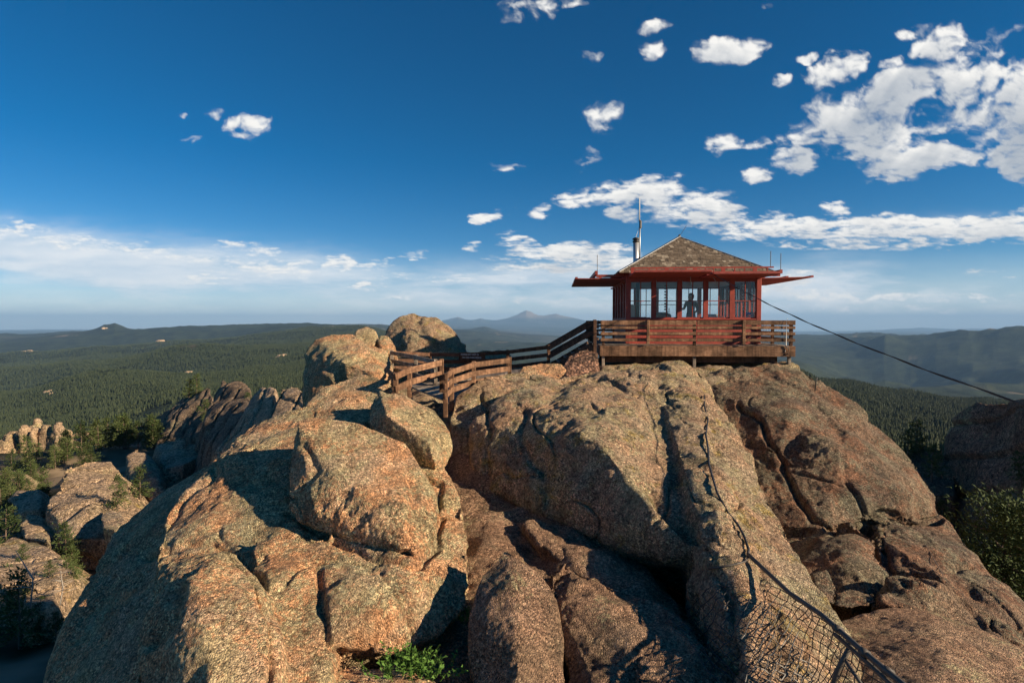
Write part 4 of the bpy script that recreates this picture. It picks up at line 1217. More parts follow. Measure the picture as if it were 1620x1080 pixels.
    # dead trees
    for px, py, d, h, lab in [(95, 950, 42, 2.6, 'bleached dead tree with bare branches at the foot of the left dome flank'), (48, 955, 38, 4.0, 'thin leaning dead trunk beside the lone slim pine')]:
        p = W(px, py, d)
        t = MB()
        r2 = random.Random(int(px))
        t.tube([(0, 0, 0), (0.15, 0.1, h * 0.5), (0.1 if px > 60 else -0.9, 0, h)], [0.07, 0.05, 0.015], 6)
        for k in range(14):
            f = 0.3 + 0.65 * r2.random()
            a = r2.random() * 6.28
            l = (1 - f) * h * 0.5 + 0.2
            b = Vector((0.15 * f, 0.1 * f, h * f))
            t.tube([b, b + Vector((math.cos(a) * l, math.sin(a) * l, 0.25 * l))], [0.025, 0.006], 4)
        o = t.build('dead_tree', M['dead'], None, True)
        o.location = (p.x, p.y, p.z - 0.3)
        tag(o, lab, 'dead tree')


# ------------------------------------------------------------------ plants
def build_plants():
    rng = np.random.default_rng(12)

    def plant(name, c, w, dpt, h, n, size, mat, label, cat):
        root = empty(name, c)
        stems = MB()
        cs, ds, ss = [], [], []
        for i in range(n):
            bx, by = rng.normal() * w * 0.28, rng.normal() * dpt * 0.28
            hh = h * (0.45 + 0.6 * rng.random()) * math.exp(-(bx / w) ** 2)
            lean = rng.normal(size=2) * 0.18 * h + np.array([bx, by]) * 0.35
            p0 = np.array([bx, by, -0.05])
            p1 = p0 + np.array([lean[0], lean[1], hh])
            stems.tube([p0, (p0 + p1) / 2 + np.array([0, 0, 0.02]), p1], [0.004, 0.003, 0.0015], 4)
            for k in range(7):
                f = 0.25 + 0.75 * k / 6
                a = rng.random() * 6.28
                dr = np.array([math.cos(a), math.sin(a), 0.15 + 0.3 * rng.random()])
                cs.append(p0 + (p1 - p0) * f)
                ds.append(dr * 1.6)
                ss.append(size * (0.7 + 0.6 * rng.random()))
        v, f = quad_cloud(np.array(cs), np.array(ss), np.array(ds), rng, 0.75)
        stems.build('stem', mat, root)
        link('leaves', np_mesh('leaves', v, f, False), mat, root)
        return tag(root, label, cat)
    plant('leafy_plant', W(652, 1062, 5.75), 0.62, 0.30, 0.26, 85, 0.05, M['leaf'], 'bright green leafy plant sprouting under the lip of the left dome at the bottom', 'plant')
    plant('grass_tuft', W(1200, 985, 7.0) + Vector((-0.45, 0.35, -0.3)), 0.5, 0.5, 0.3, 40, 0.05, M['grass'], 'small green tuft in the dark gap behind the wire netting', 'plant')
    plant('grass_tuft', W(905, 812, 10.0), 1.5, 0.3, 0.16, 90, 0.05, M['grass'], 'dark grass strip growing at the foot of the central dome', 'plant')
    plant('grass_tuft', W(735, 975, 7.0), 0.2, 0.2, 0.14, 18, 0.035, M['leaf'], 'tiny green sprig at the right edge of the left dome', 'plant')


# ------------------------------------------------------------------ lookout cabin
CX, CY, CZ, CR = 3.9, 19.2, -0.76, -R(4.3)
WD = 4.27


def build_cabin():
    root = empty('fire_lookout', (CX, CY, CZ), CR)
    tag(root, 'red wooden fire lookout cabin with shingled pyramid roof and raised shutters, on the rock summit', 'cabin')
    rng = random.Random(4)
    sill, head = 0.80, 2.12
    # lower walls: lapped boards
    w = MB()
    nb = 8
    for i in range(nb):
        z0, z1 = sill * i / nb, sill * (i + 1) / nb
        a, b = 0.03, 0.012
        for (p, q, nx, ny) in (((0, 0), (WD, 0), 0, -1), ((WD, 0), (WD, WD), 1, 0), ((WD, WD), (0, WD), 0, 1), ((0, WD), (0, 0), -1, 0)):
            vs = [(p[0] + nx * a, p[1] + ny * a, z0), (q[0] + nx * a, q[1] + ny * a, z0), (q[0] + nx * b, q[1] + ny * b, z1), (p[0] + nx * b, p[1] + ny * b, z1),
                  (p[0] - nx * .08, p[1] - ny * .08, z0), (q[0] - nx * .08, q[1] - ny * .08, z0), (q[0] - nx * .08, q[1] - ny * .08, z1), (p[0] - nx * .08, p[1] - ny * .08, z1)]
            w.add(vs, [(0, 1, 2, 3), (4, 7, 6, 5), (0, 4, 5, 1), (3, 2, 6, 7), (0, 3, 7, 4), (1, 5, 6, 2)], rng.random())
    w.build('wall', M['red'], root)
    s = MB()
    for (x0, x1, y0, y1) in ((-0.06, WD + 0.06, -0.07, 0.05), (-0.06, WD + 0.06, WD - 0.05, WD + 0.07), (-0.07, 0.05, 0.05, WD - 0.05), (WD - 0.05, WD + 0.07, 0.05, WD - 0.05)):
        s.box(x0, x1, y0, y1, sill + 0.001, sill + 0.05)
    s.build('sill', M['red'], root, bevel=0.006)
    for (x, y) in ((0, 0), (WD, 0), (WD, WD), (0, WD)):
        MB().box(x - 0.075, x + 0.075, y - 0.075, y + 0.075, 0.01, 2.3).build('corner_post', M['red'], root, bevel=0.008)
    t = MB()
    for (x0, x1, y0, y1) in ((-0.07, WD + 0.07, -0.06, 0.06), (-0.07, WD + 0.07, WD - 0.06, WD + 0.06), (-0.06, 0.06, 0.06, WD - 0.06), (WD - 0.06, WD + 0.06, 0.06, WD - 0.06)):
        t.box(x0, x1, y0, y1, head, 2.34)
    t.build('top_plate', M['red'], root)
    MB().box(0.09, WD - 0.09, 0.09, WD - 0.09, 0.01, 0.05).build('floor', M['furniture'], root)
    MB().box(0.07, WD - 0.07, 0.07, WD - 0.07, 2.13, 2.17).build('ceiling', M['ceiling'], root)
    # windows, five to a side
    bay = WD / 5
    for side in range(4):
        for k in range(5):
            def T(u, v, z):
                if side == 0: return (u, v, z)
                if side == 1: return (WD - v, u, z)
                if side == 2: return (WD - u, WD - v, z)
                return (v, WD - u, z)
            f = MB()
            u0, u1 = k * bay, (k + 1) * bay

            def bx(a, b, c, d, z0, z1):
                A_, B_ = T(a, c, 0), T(b, d, 0)
                f.box(min(A_[0], B_[0]), max(A_[0], B_[0]), min(A_[1], B_[1]), max(A_[1], B_[1]), z0, z1)
            e = 0.076
            a0 = u0 + (0.078 if k == 0 else 0.001)
            a1 = u1 - (0.078 if k == 4 else 0.001)
            bx(a0, u0 + e + (0.02 if k == 0 else 0), -0.055, 0.045, sill + 0.051, head - 0.001)
            bx(u1 - e - (0.02 if k == 4 else 0), a1, -0.055, 0.045, sill + 0.051, head - 0.001)
            l, r_ = u0 + e + .021, u1 - e - .021
            bx(l, r_, -0.02, 0.02, sill + 0.051, sill + 0.09)
            bx(l, r_, -0.02, 0.02, head - 0.05, head - 0.002)
            m = (u0 + u1) / 2
            bx(m - 0.013, m + 0.013, -0.017, 0.017, sill + 0.091, head - 0.051)
            zc = 1.435
            bx(l, m - 0.014, -0.015, 0.015, zc - 0.013, zc + 0.013)
            bx(m + 0.014, r_, -0.015, 0.015, zc - 0.013, zc + 0.013)
            fo = f.build('window', M['red'], root)
            g = MB()
            A_, B_ = T(l, -0.003, 0), T(r_, 0.003, 0)
            g.box(min(A_[0], B_[0]), max(A_[0], B_[0]), min(A_[1], B_[1]), max(A_[1], B_[1]), sill + 0.085, head - 0.045)
            g.build('pane', M['glass'], fo)
    # roof
    ov = 0.36
    zE, zT = 2.36, 3.86
    cx = WD / 2
    half = WD / 2 + ov
    rf = MB()
    rf.add([(cx - half, cx - half, zE), (cx + half, cx - half, zE), (cx + half, cx + half, zE), (cx - half, cx + half, zE), (cx, cx, zT - 0.03)],
           [(0, 1, 4), (1, 2, 4), (2, 3, 4), (3, 0, 4), (3, 2, 1, 0)], 0.1)
    rows = 24
    for side in range(4):
        ca, sa = math.cos(side * math.pi / 2), math.sin(side * math.pi / 2)
        for i in range(rows):
            f0, f1 = i / rows, (i + 1.25) / rows
            y0 = -half * (1 - f0) - 0.02
            y1 = -half * (1 - min(1, f1))
            z0 = zE + (zT - zE) * f0
            z1 = zE + (zT - zE) * min(1, f1)
            hw = half * (1 - f0)
            hw1 = half * (1 - min(1, f1))
            x = -hw + rng.random() * 0.1 - 0.05
            while x < hw:
                sw = 0.07 + 0.10 * rng.random()
                xa, xb = max(-hw, x), min(hw, x + sw - 0.008)
                x += sw
                if xb - xa < 0.02:
                    continue
                up = 0.014 + 0.014 * rng.random()
                dy = rng.random() * 0.02
                sh = min(1, max(0, rng.gauss(0.45, 0.2)))
                if rng.random() < 0.08: sh = 0.95
                xa1 = max(-hw1, min(hw1, xa))
                xb1 = max(-hw1, min(hw1, xb))
                base = [(xa, y0 - dy, z0 + up + 0.012), (xb, y0 - dy, z0 + up + 0.012), (xb1, y1, z1 + 0.012), (xa1, y1, z1 + 0.012), (xa, y0 - dy, z0 - 0.004), (xb, y0 - dy, z0 - 0.004)]
                vs = [(cx + px_ * ca - py_ * sa, cx + px_ * sa + py_ * ca, pz) for px_, py_, pz in base]
                rf.add(vs, [(0, 1, 2, 3), (4, 5, 1, 0), (0, 3, 4), (1, 5, 2)], sh)
    ro = rf.build('roof', M['shingle'], root)
    h = MB()
    for sx, sy in ((-1, -1), (1, -1), (1, 1), (-1, 1)):
        h.beam((cx + sx * half, cx + sy * half, zE + 0.035), (cx, cx, zT + 0.03), 0.10, 0.018)
    h.build('hip_cap', M['steel_dull'], ro)
    MB().tube([(cx, cx, zT - 0.05), (cx, cx, zT + 0.1)], [0.05, 0.03], 8).build('finial', M['iron'], ro, True)
    MB().tube([(cx + 0.02, cx, zT + 0.05), (cx + 0.25, cx, zT + 0.42)], 0.008, 5).build('lightning_rod', M['iron'], ro)
    # soffit
    MB().box(-ov + 0.01, WD + ov - 0.01, -ov + 0.01, WD + ov - 0.01, 2.342, 2.358).build('soffit', M['red2'], root)
    # shutters: flat boarded panels raised level all round
    zs = 2.17
    out = 1.68

    def shutter(x0, x1, y0, y1, z, dz, along, lab=None):
        p = MB()
        # outward edge is lifted by dz
        def zz(x, y):
            if along == 'y-': t_ = (-0.08 - y) / out
            elif along == 'y+': t_ = (y - WD - 0.08) / out
            elif along == 'x-': t_ = (-0.08 - x) / out
            else: t_ = (x - WD - 0.08) / out
            return z + dz * t_

        def slab(a0, a1, b0, b1, lo, hi, col=None):
            vs = [(x, y, zz(x, y) + q) for q in (lo, hi) for y in (b0, b1) for x in (a0, a1)]
            p.add(vs, [(0, 2, 3, 1), (4, 5, 7, 6), (0, 1, 5, 4), (2, 6, 7, 3), (0, 4, 6, 2), (1, 3, 7, 5)], col)
        nb_ = 10
        horiz = along[0] == 'y'
        for k in range(nb_):
            if horiz:
                slab(x0 + (x1 - x0) * k / nb_ + .003, x0 + (x1 - x0) * (k + 1) / nb_ - .003, y0, y1, 0, 0.025)
            else:
                slab(x0, x1, y0 + (y1 - y0) * k / nb_ + .003, y0 + (y1 - y0) * (k + 1) / nb_ - .003, 0, 0.025)
        for k in (0.0, 0.5, 1.0):
            if horiz:
                yy = y0 + 0.04 + (y1 - y0 - 0.08) * k
                slab(x0 + .01, x1 - .01, yy - .04, yy + .04, 0.027, 0.065)
            else:
                xx = x0 + 0.04 + (x1 - x0 - 0.08) * k
                slab(xx - .04, xx + .04, y0 + .01, y1 - .01, 0.027, 0.065)
        return p.build('shutter', M['red2'], root)
    shutter(-0.02, 2.30, -0.08 - out, -0.08, zs + 0.03, 0.06, 'y-')
    shutter(2.34, WD + 0.05, -0.08 - out, -0.08, zs + 0.0, 0.02, 'y-')
    shutter(-0.08 - out, -0.08, 0.0, 2.1, zs, 0.02, 'x-')
    shutter(-0.08 - out, -0.08, 2.14, WD, zs, 0.0, 'x-')
    shutter(WD + 0.08, WD + 0.08 + out, 0.0, 2.1, zs, 0.03, 'x+')
    shutter(WD + 0.08, WD + 0.08 + out, 2.14, WD, zs, 0.03, 'x+')
    shutter(0, WD, WD + 0.08, WD + 0.08 + out, zs, 0.0, 'y+')
    # holding racks above the shutters
    rk = MB()
    yb = -0.98
    rk.box(-0.03, WD + 0.12, yb, yb + 0.05, 2.43, 2.475)
    rk.box(-0.03, WD + 0.12, yb, yb + 0.05, 2.285, 2.33)
    for i, x in enumerate((0.02, 0.55, 0.78, 1.1, 1.32, 1.7, 1.98, 2.3, 2.55, 2.85, 3.2, 3.5, 3.82, 4.2)):
        ww = 0.12 if i % 3 == 0 else 0.03
        rk.box(x - ww / 2, x + ww / 2, yb + .003, yb + 0.047, 2.331, 2.429)
    for x in (0.02, 1.45, 2.85, 4.25):
        rk.box(x - 0.035, x + 0.035, yb + 0.051, -0.07, 2.24, 2.335)
    rk.build('shutter_rack', M['red'], root)
    for sgn in (-1, 1):
        k = MB()
        ext = 1.05 if sgn < 0 else 0.72
        x_out = -ext if sgn < 0 else WD + ext
        x_in = -0.08 if sgn < 0 else WD + 0.08
        for y in (0.1, 1.5, 2.8, 4.15):
            k.box(min(x_in, x_out), max(x_in, x_out), y - 0.035, y + 0.035, 2.245, 2.335)
        k.box(x_out - 0.045, x_out + 0.045, 0.0, WD, 2.336, 2.46)
        k.build('shutter_rack', M['red'], root)
    for (x, y, z0, z1) in ((-1.02, 0.05, 2.46, 3.0), (4.3, -0.95, 2.47, 2.96), (WD + 0.72, 0.05, 2.46, 3.0)):
        MB().tube([(x, y, z0), (x, y, z1)], 0.011, 6).build('lightning_rod', M['iron'], root)
    MB().tube([(0.25, -0.97, 2.0), (0.25, -0.9, 2.1)], 0.01, 5).build('hook', M['iron'], root)
    # shutter struts
    for a_, b_ in (((2.05, -0.06, 1.98), (1.95, -0.5, 2.2)), ((2.4, -0.98, 2.36), (2.95, -0.06, 1.95))):
        MB().tube([a_, b_], 0.012, 6).build('strut', M['steel_dull'], root)
    # stove pipe and mast
    x, y = 0.42, 1.15
    st = MB().tube([(x, y, 2.55), (x, y, 2.75), (x, y, 3.55)], [0.115, 0.10, 0.10], 16).build('stove_pipe', M['steel'], root, True)
    c = MB()
    c.tube([(x, y, 3.56), (x, y, 3.60)], [0.125, 0.125], 16)
    c.tube([(x, y, 3.61), (x, y, 3.64)], [0.09, 0.09], 16)
    c.tube([(x, y, 3.65), (x, y, 3.70), (x, y, 3.73)], [0.13, 0.12, 0.04], 16)
    c.build('cap', M['iron'], st, True)
    MB().tube([(x, y, 2.75), (x, y, 2.80)], [0.15, 0.105], 16).build('storm_collar', M['steel_dull'], st, True)
    x2 = x + 0.13
    ms = MB().tube([(x2, y, 2.5), (x2, y, 4.35)], 0.026, 8).build('antenna_mast', M['steel_dull'], root, True)
    MB().tube([(x2 + 0.02, y, 4.05), (x2 + 0.02, y, 4.32)], 0.045, 8).build('clamp', M['iron'], ms)
    MB().tube([(x2 - 0.02, y, 4.3), (x2 - 0.02, y, 5.1), (x2 - 0.02, y, 5.15)], [0.022, 0.018, 0.006], 8).build('whip', M['white'], ms, True)
    MB().tube([(x - 0.02, y, 3.7), (x2 - 0.02, y, 4.1)], 0.008, 5).build('stay', M['white'], ms)
    return root


def local(x, y, z=0.0):
    return Vector((CX + x * math.cos(CR) - y * math.sin(CR), CY + x * math.sin(CR) + y * math.cos(CR), CZ + z))


def build_interior():
    def th(name, x, y, label, cat):
        e = empty(name, local(x, y, 0.05), CR)
        return tag(e, label, cat)
    # fire finder table in the middle
    t = th('fire_finder', 1.55, 2.2, 'dark round fire finder on a pedestal, seen through the second window of the cabin', 'instrument')
    MB().box(-0.28, 0.28, -0.28, 0.28, 0, 0.95).build('stand', M['furniture'], t, bevel=0.01)
    MB().tube([(0, 0, 0.951), (0, 0, 0.99)], 0.3, 20).build('dial', M['iron'], t, True)
    MB().tube([(0, 0, 0.991), (0, 0, 1.03)], [0.24, 0.2], 20).build('ring', M['rail_metal'], t, True)
    s = MB()
    s.box(-0.26, -0.24, -0.02, 0.02, 1.02, 1.25)
    s.box(-0.24, 0.24, -0.01, 0.01, 1.035, 1.05)
    s.box(0.24, 0.26, -0.02, 0.02, 1.02, 1.2)
    s.build('sight', M['iron'], t)
    t = th('cupboard', 0.42, 3.75, 'grey cupboard behind the first cabin window', 'cupboard')
    MB().box(-0.3, 0.3, -0.25, 0.25, 0.0, 1.35).build('body', M['grey_paint'], t, bevel=0.01)
    MB().box(-0.27, -0.01, -0.27, -0.252, 0.9, 1.3).build('door', M['white'], t)
    MB().box(0.01, 0.27, -0.27, -0.252, 0.9, 1.3).build('door', M['white'], t)
    t = th('stove', 0.5, 1.15, 'dark stove with its flue pipe behind the first cabin window', 'stove')
    MB().box(-0.25, 0.25, -0.25, 0.25, 0.12, 0.86).build('body', M['iron'], t, bevel=0.01)
    MB().tube([(0, 0, 0.86), (0, 0, 2.07)], 0.07, 12).build('flue', M['iron'], t, True)
    for sx in (-1, 1):
        for sy in (-1, 1):
            MB().box(sx * .2 - .02, sx * .2 + .02, sy * .2 - .02, sy * .2 + .02, 0, 0.119).build('leg', M['iron'], t)
    t = th('desk', 3.0, 3.6, 'dark desk with papers along the rear windows inside the cabin', 'desk')
    MB().box(-0.75, 0.75, -0.3, 0.3, 0.83, 0.87).build('top', M['furniture'], t, bevel=0.005)
    for sx in (-1, 1):
        MB().box(sx * .72 - .02, sx * .72 + .02, -0.28, 0.28, 0, 0.829).build('side_panel', M['furniture'], t)
    t = th('shelf_box', 2.95, 0.6, 'pale box of papers on the ledge behind the fourth window', 'box')
    MB().box(-0.3, 0.3, -0.16, 0.16, 0.0, 0.86).build('body', M['grey_paint'], t, bevel=0.01)
    MB().box(-0.2, 0.15, -0.1, 0.1, 0.861, 0.95).build('papers', M['white'], t)
    # chimes
    for i, (x, y, lab) in enumerate(((1.28, 0.22, 'string of dark discs hanging behind the second window'), (3.85, 0.22, 'string of pale shells hanging behind the last window'))):
        p = local(x, y, 2.12)
        m = MB()
        m.tube([(0, 0, 0), (0, 0, -1.0)], 0.006, 5)
        for k in range(9):
            z = -0.14 - k * 0.1
            m.tube([(0, 0, z), (0, 0, z - 0.045)], [0.03, 0.036], 8)
        o = m.build('hanging_chime', M['iron'] if i == 0 else M['white'], None, True)
        o.location = p
        tag(o, lab, 'chime')
    # flag
    f = empty('flag', local(3.95, 0.14, 0.86), CR)
    tag(f, 'small flag with a blue corner and red stripes behind the last window', 'flag')
    MB().box(-0.02, 0.14, -0.006, 0.0, 0.11, 0.2).build('canton', M['blue'], f)
    m = MB()
    w = MB()
    for k in range(7):
        z = 0.199 - k * 0.029
        x0 = 0.143 if z > 0.11 else -0.02
        (m if k % 2 == 0 else w).box(x0, 0.36, -0.005, 0.0, z - 0.028, z)
    m.build('red_stripe', M['stripe'], f)
    w.build('white_stripe', M['white'], f)
    # person standing inside, skin-modifier body
    pe = local(2.62, 2.3, 0.05)
    J = {'pel': (0, 0, 0.95), 'wai': (0, 0.01, 1.1), 'che': (0, 0, 1.32), 'nec': (0, 0, 1.48), 'hea': (-0.01, -0.01, 1.60), 'top': (-0.01, 0, 1.70),
         'shl': (-0.17, 0, 1.41), 'ell': (-0.24, -0.08, 1.15), 'hal': (-0.33, -0.28, 1.20), 'shr': (0.17, 0, 1.41), 'elr': (0.24, 0.02, 1.13), 'har': (0.16, -0.2, 1.0),
         'hil': (-0.1, 0, 0.9), 'knl': (-0.11, -0.02, 0.5), 'anl': (-0.11, 0.02, 0.08), 'tol': (-0.12, -0.16, 0.03), 'hir': (0.1, 0, 0.9), 'knr': (0.11, -0.02, 0.5), 'anr': (0.11, 0.02, 0.08), 'tor': (0.12, -0.16, 0.03)}
    Rr = {'pel': .15, 'wai': .135, 'che': .155, 'nec': .06, 'hea': .095, 'top': .07, 'shl': .075, 'ell': .045, 'hal': .03, 'shr': .075, 'elr': .045, 'har': .03, 'hil': .10, 'knl': .06, 'anl': .045, 'tol': .035, 'hir': .10, 'knr': .06, 'anr': .045, 'tor': .035}
    E = [('pel', 'wai'), ('wai', 'che'), ('che', 'nec'), ('nec', 'hea'), ('hea', 'top'), ('che', 'shl'), ('shl', 'ell'), ('ell', 'hal'), ('che', 'shr'), ('shr', 'elr'), ('elr', 'har'), ('pel', 'hil'), ('hil', 'knl'), ('knl', 'anl'), ('anl', 'tol'), ('pel', 'hir'), ('hir', 'knr'), ('knr', 'anr'), ('anr', 'tor')]
    nm = list(J)
    # fingers and thumb
    for sd, hx in (('l', 'hal'), ('r', 'har')):
        b = Vector(J[hx])
        for q in range(5):
            a = Vector((-0.5 if sd == 'l' else -0.3, -0.8, -0.1)).normalized()
            off = Vector((0, 0, 0.03 - 0.02 * q)) if q < 4 else Vector((0.02, 0, 0.045))
            m1 = b + off + a * (0.045 if q < 4 else 0.02)
            m2 = m1 + a * (0.03 + 0.008 * (q in (1, 2))) + Vector((0, 0, -0.008 if q < 4 else 0.02))
            n1, n2 = f'{sd}{q}a', f'{sd}{q}b'
            J[n1], J[n2] = tuple(m1), tuple(m2)
            Rr[n1], Rr[n2] = 0.010, 0.008
            E += [(hx, n1), (n1, n2)]
            nm += [n1, n2]
    me = bpy.data.meshes.new('person')
    me.from_pydata([J[k] for k in nm], [(nm.index(a), nm.index(b)) for a, b in E], [])
    o = bpy.data.objects.new('person', me)
    C.objects.link(o)
    md = o.modifiers.new('skin', 'SKIN')
    for i, k in enumerate(nm):
        me.skin_vertices[0].data[i].radius = (Rr[k], Rr[k] * (0.7 if k in ('pel', 'wai', 'che') else 1))
    me.skin_vertices[0].data[0].use_root = True
    sb = o.modifiers.new('sub', 'SUBSURF')
    sb.levels = 2
    sb.render_levels = 2
    md.use_smooth_shade = True
    m2 = bpy.data.meshes.new_from_object(o.evaluated_get(bpy.context.evaluated_depsgraph_get()))
    o.modifiers.clear()
    o.data = m2
    m2.materials.clear()
    m2.materials.append(M['cloth'])
    m2.materials.append(M['skin'])
    for pl in m2.polygons:
        c = pl.center
        if c.z > 1.5 or (c.x < -0.27 and c.z > 1.0) or (c.y < -0.13 and 0.9 < c.z < 1.2):
            pl.material_index = 1
        pl.use_smooth = True
    o.location = pe
    o.rotation_euler = (0, 0, CR - 0.4)
    tag(o, 'person in dark clothes standing inside the cabin behind the third window', 'person')
    hb = bmesh.new()
    bmesh.ops.create_icosphere(hb, subdivisions=3, radius=0.118)
    for v in hb.verts:
        v.co = Vector((v.co.x * 0.95, v.co.y * 1.0 + 0.03, v.co.z * 1.15 + 1.635))
        if v.co.z < 1.56: v.co.y += 0.02
    bmesh.ops.delete(hb, geom=[v for v in hb.verts if v.co.y < -0.055 and v.co.z < 1.70], context='VERTS')
    hm = bpy.data.meshes.new('hair')
    hb.to_mesh(hm)
    hb.free()
    ho = link('hair', hm, M['hair'], o)
    fb = MB()
    fb.tube([(-0.015, -0.10, 1.63), (-0.015, -0.13, 1.60), (-0.015, -0.11, 1.59)], [0.008, 0.014, 0.008], 6)
    fb.build('nose', M['skin'], o)
    for sx in (-0.05, 0.02):
        MB().tube([(sx, -0.105, 1.64), (sx, -0.11, 1.64)], [0.011, 0.009], 8).build('eye', M['white'], o)
    MB().box(-0.04, 0.012, -0.112, -0.1, 1.565, 1.572).build('mouth', M['stripe'], o)


def build_deck():
    d = empty('wooden_deck', (CX, CY, CZ), CR)
    tag(d, 'weathered wooden deck with rail fence and wire netting surrounding the red cabin', 'deck')
    x0, x1, y0, y1 = -1.0, 4.95, -1.25, WD + 1.0
    p = MB()
    rng = random.Random(8)
    n = 44
    for i in range(n):
        a = x0 + (x1 - x0) * i / n
        p.box(a + .004, a + (x1 - x0) / n - .004, y0 + 0.03, y1 - 0.03, -0.045, -0.006, rng.random())
    p.build('decking', M['wood_grey'], d)
    f = MB()
    for a, b in ((x0 - 0.02, 0.9), (0.905, 2.9), (2.905, x1 + 0.02)):
        f.box(a, b, y0 - 0.02, y0 + 0.025, -0.34, -0.012, rng.random())
    f.box(x0 - 0.02, x0 + 0.025, y0 + 0.03, y1, -0.34, -0.012, .4)
    f.box(x1 - 0.025, x1 + 0.02, y0 + 0.03, y1, -0.34, -0.012, .4)
    f.box(x0 + .03, x1 - .03, y1 - 0.02, y1 + 0.02, -0.34, -0.012, .4)
    f.build('fascia', M['wood'], d, bevel=0.004)
    # joists and substructure
    j = MB()
    for x in (-0.5, 0.3, 1.1, 1.9, 2.7, 3.5, 4.3):
        j.box(x - 0.03, x + 0.03, y0 + 0.05, y1 - 0.05, -0.28, -0.047)
    j.box(x0 + 0.1, x1 - 0.4, y0 + 0.30, y0 + 0.40, -0.56, -0.282)
    j.box(x0 + 0.1, x1 - 0.4, 0.5, 0.6, -0.62, -0.282)
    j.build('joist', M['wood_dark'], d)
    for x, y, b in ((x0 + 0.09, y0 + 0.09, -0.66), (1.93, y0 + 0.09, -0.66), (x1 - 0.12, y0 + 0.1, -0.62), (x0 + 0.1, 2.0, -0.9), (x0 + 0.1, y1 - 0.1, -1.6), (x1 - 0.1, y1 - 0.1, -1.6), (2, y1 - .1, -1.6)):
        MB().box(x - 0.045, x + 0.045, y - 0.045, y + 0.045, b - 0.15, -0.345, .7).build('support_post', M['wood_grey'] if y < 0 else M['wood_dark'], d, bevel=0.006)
    # railing
    levels = ((0.785, 0.145), (0.60, 0.085), (0.415, 0.09), (0.215, 0.09))
    sides = [((x0, y0), (x1, y0)), ((x1, y0), (x1, y1)), ((x0, y1), (x1, y1)), ((x0, y0 + 1.0), (x0, y1))]
    for si, (a, b) in enumerate(sides):
        A_, B_ = Vector((*a, 0)), Vector((*b, 0))
        dr = (B_ - A_).normalized()
        nrm = Vector((dr.y, -dr.x, 0))
        if si == 2: nrm = -nrm
        for k, (z, h) in enumerate(levels):
            segs = ((0, 0.497), (0.503, 1)) if si in (0, 2) else ((0, 1),)
            for s0, s1 in segs:
                MB().beam(A_ + (B_ - A_) * s0 + Vector((0, 0, z - h / 2 - 0.0)) - nrm * 0.0, A_ + (B_ - A_) * s1 + Vector((0, 0, z - h / 2)), 0.038, h, col=rng.random()).build('rail', M['wood'], d, bevel=0.004)
        nn = 4 if si in (0, 2) else 4
        for i in range(nn + 1):
            if si in (1, 3) and i == 0: continue
            if si == 1 and i == nn: continue
            t = i / nn
            if si == 0:
                t = (0.015, 0.247, 0.492, 0.738, 0.985)[i]
            off = nrm * 0.065 if (si == 0 and i in (1, 3)) else -nrm * 0.066
            c = A_ + (B_ - A_) * t + off
            hh = 0.79 if not (si == 0 and i in (1, 3)) else 0.80
            lo = -0.005 if not (si == 0 and i in (1, 3)) else 0.05
            MB().box(c.x - 0.044, c.x + 0.044, c.y - 0.044, c.y + 0.044, lo, hh - 0.004, .8 if si == 0 and i in (1, 3) else .5).build('rail_post', M['wood'] if si == 0 and i in (1, 3) else M['wood_dark'], d, bevel=0.006)
    # chicken wire on the inside of the rail
    w = MB()
    cell = 0.075

    def wire(a, b):
        A_, B_ = Vector((*a, 0)), Vector((*b, 0))
        L_ = (B_ - A_).length
        dr = (B_ - A_) / L_
        n_ = int(L_ / cell)
        rows_ = int(0.72 / cell)
        nr_ = Vector((-dr.y, dr.x, 0)) * 0.024
        for i in range(n_):
            for k in range(rows_):
                o_ = (k % 2) * 0.5
                c_ = A_ + nr_ + dr * ((i + o_) * cell) + Vector((0, 0, 0.04 + k * cell))
                t1 = c_ + dr * cell * 0.5 + Vector((0, 0, cell))
                t2 = c_ - dr * cell * 0.5 + Vector((0, 0, cell))
                for q in (t1, t2):
                    w.tube([c_, q], 0.0018, 3, cap=False)
    wire((x0, y0), (x1, y0))
    wire((x1, y0), (x1, y1))
    w.build('wire_netting', M['rail_metal'], d)
    # stay wire and conduit at the right end
    MB().tube([(x1 - 0.25, y0 - 0.05, 0.84), (x1 - 0.28, y0 - 0.06, 0.7), (x1 - 0.27, y0 - 0.045, -0.02), (x1 - 0.3, y0 - 0.04, -0.2)], 0.009, 6).build('conduit', M['white'], d, True)
    MB().tube([(x1 - 0.3, y0 - 0.05, 0.02), (x1 - 0.2, y0 - 0.06, -0.08), (x1 - 0.22, y0 - 0.05, -0.25), (x1 - 0.36, y0 - 0.04, -0.31)], 0.014, 6).build('cable_loop', M['cable'], d, True)
    return d


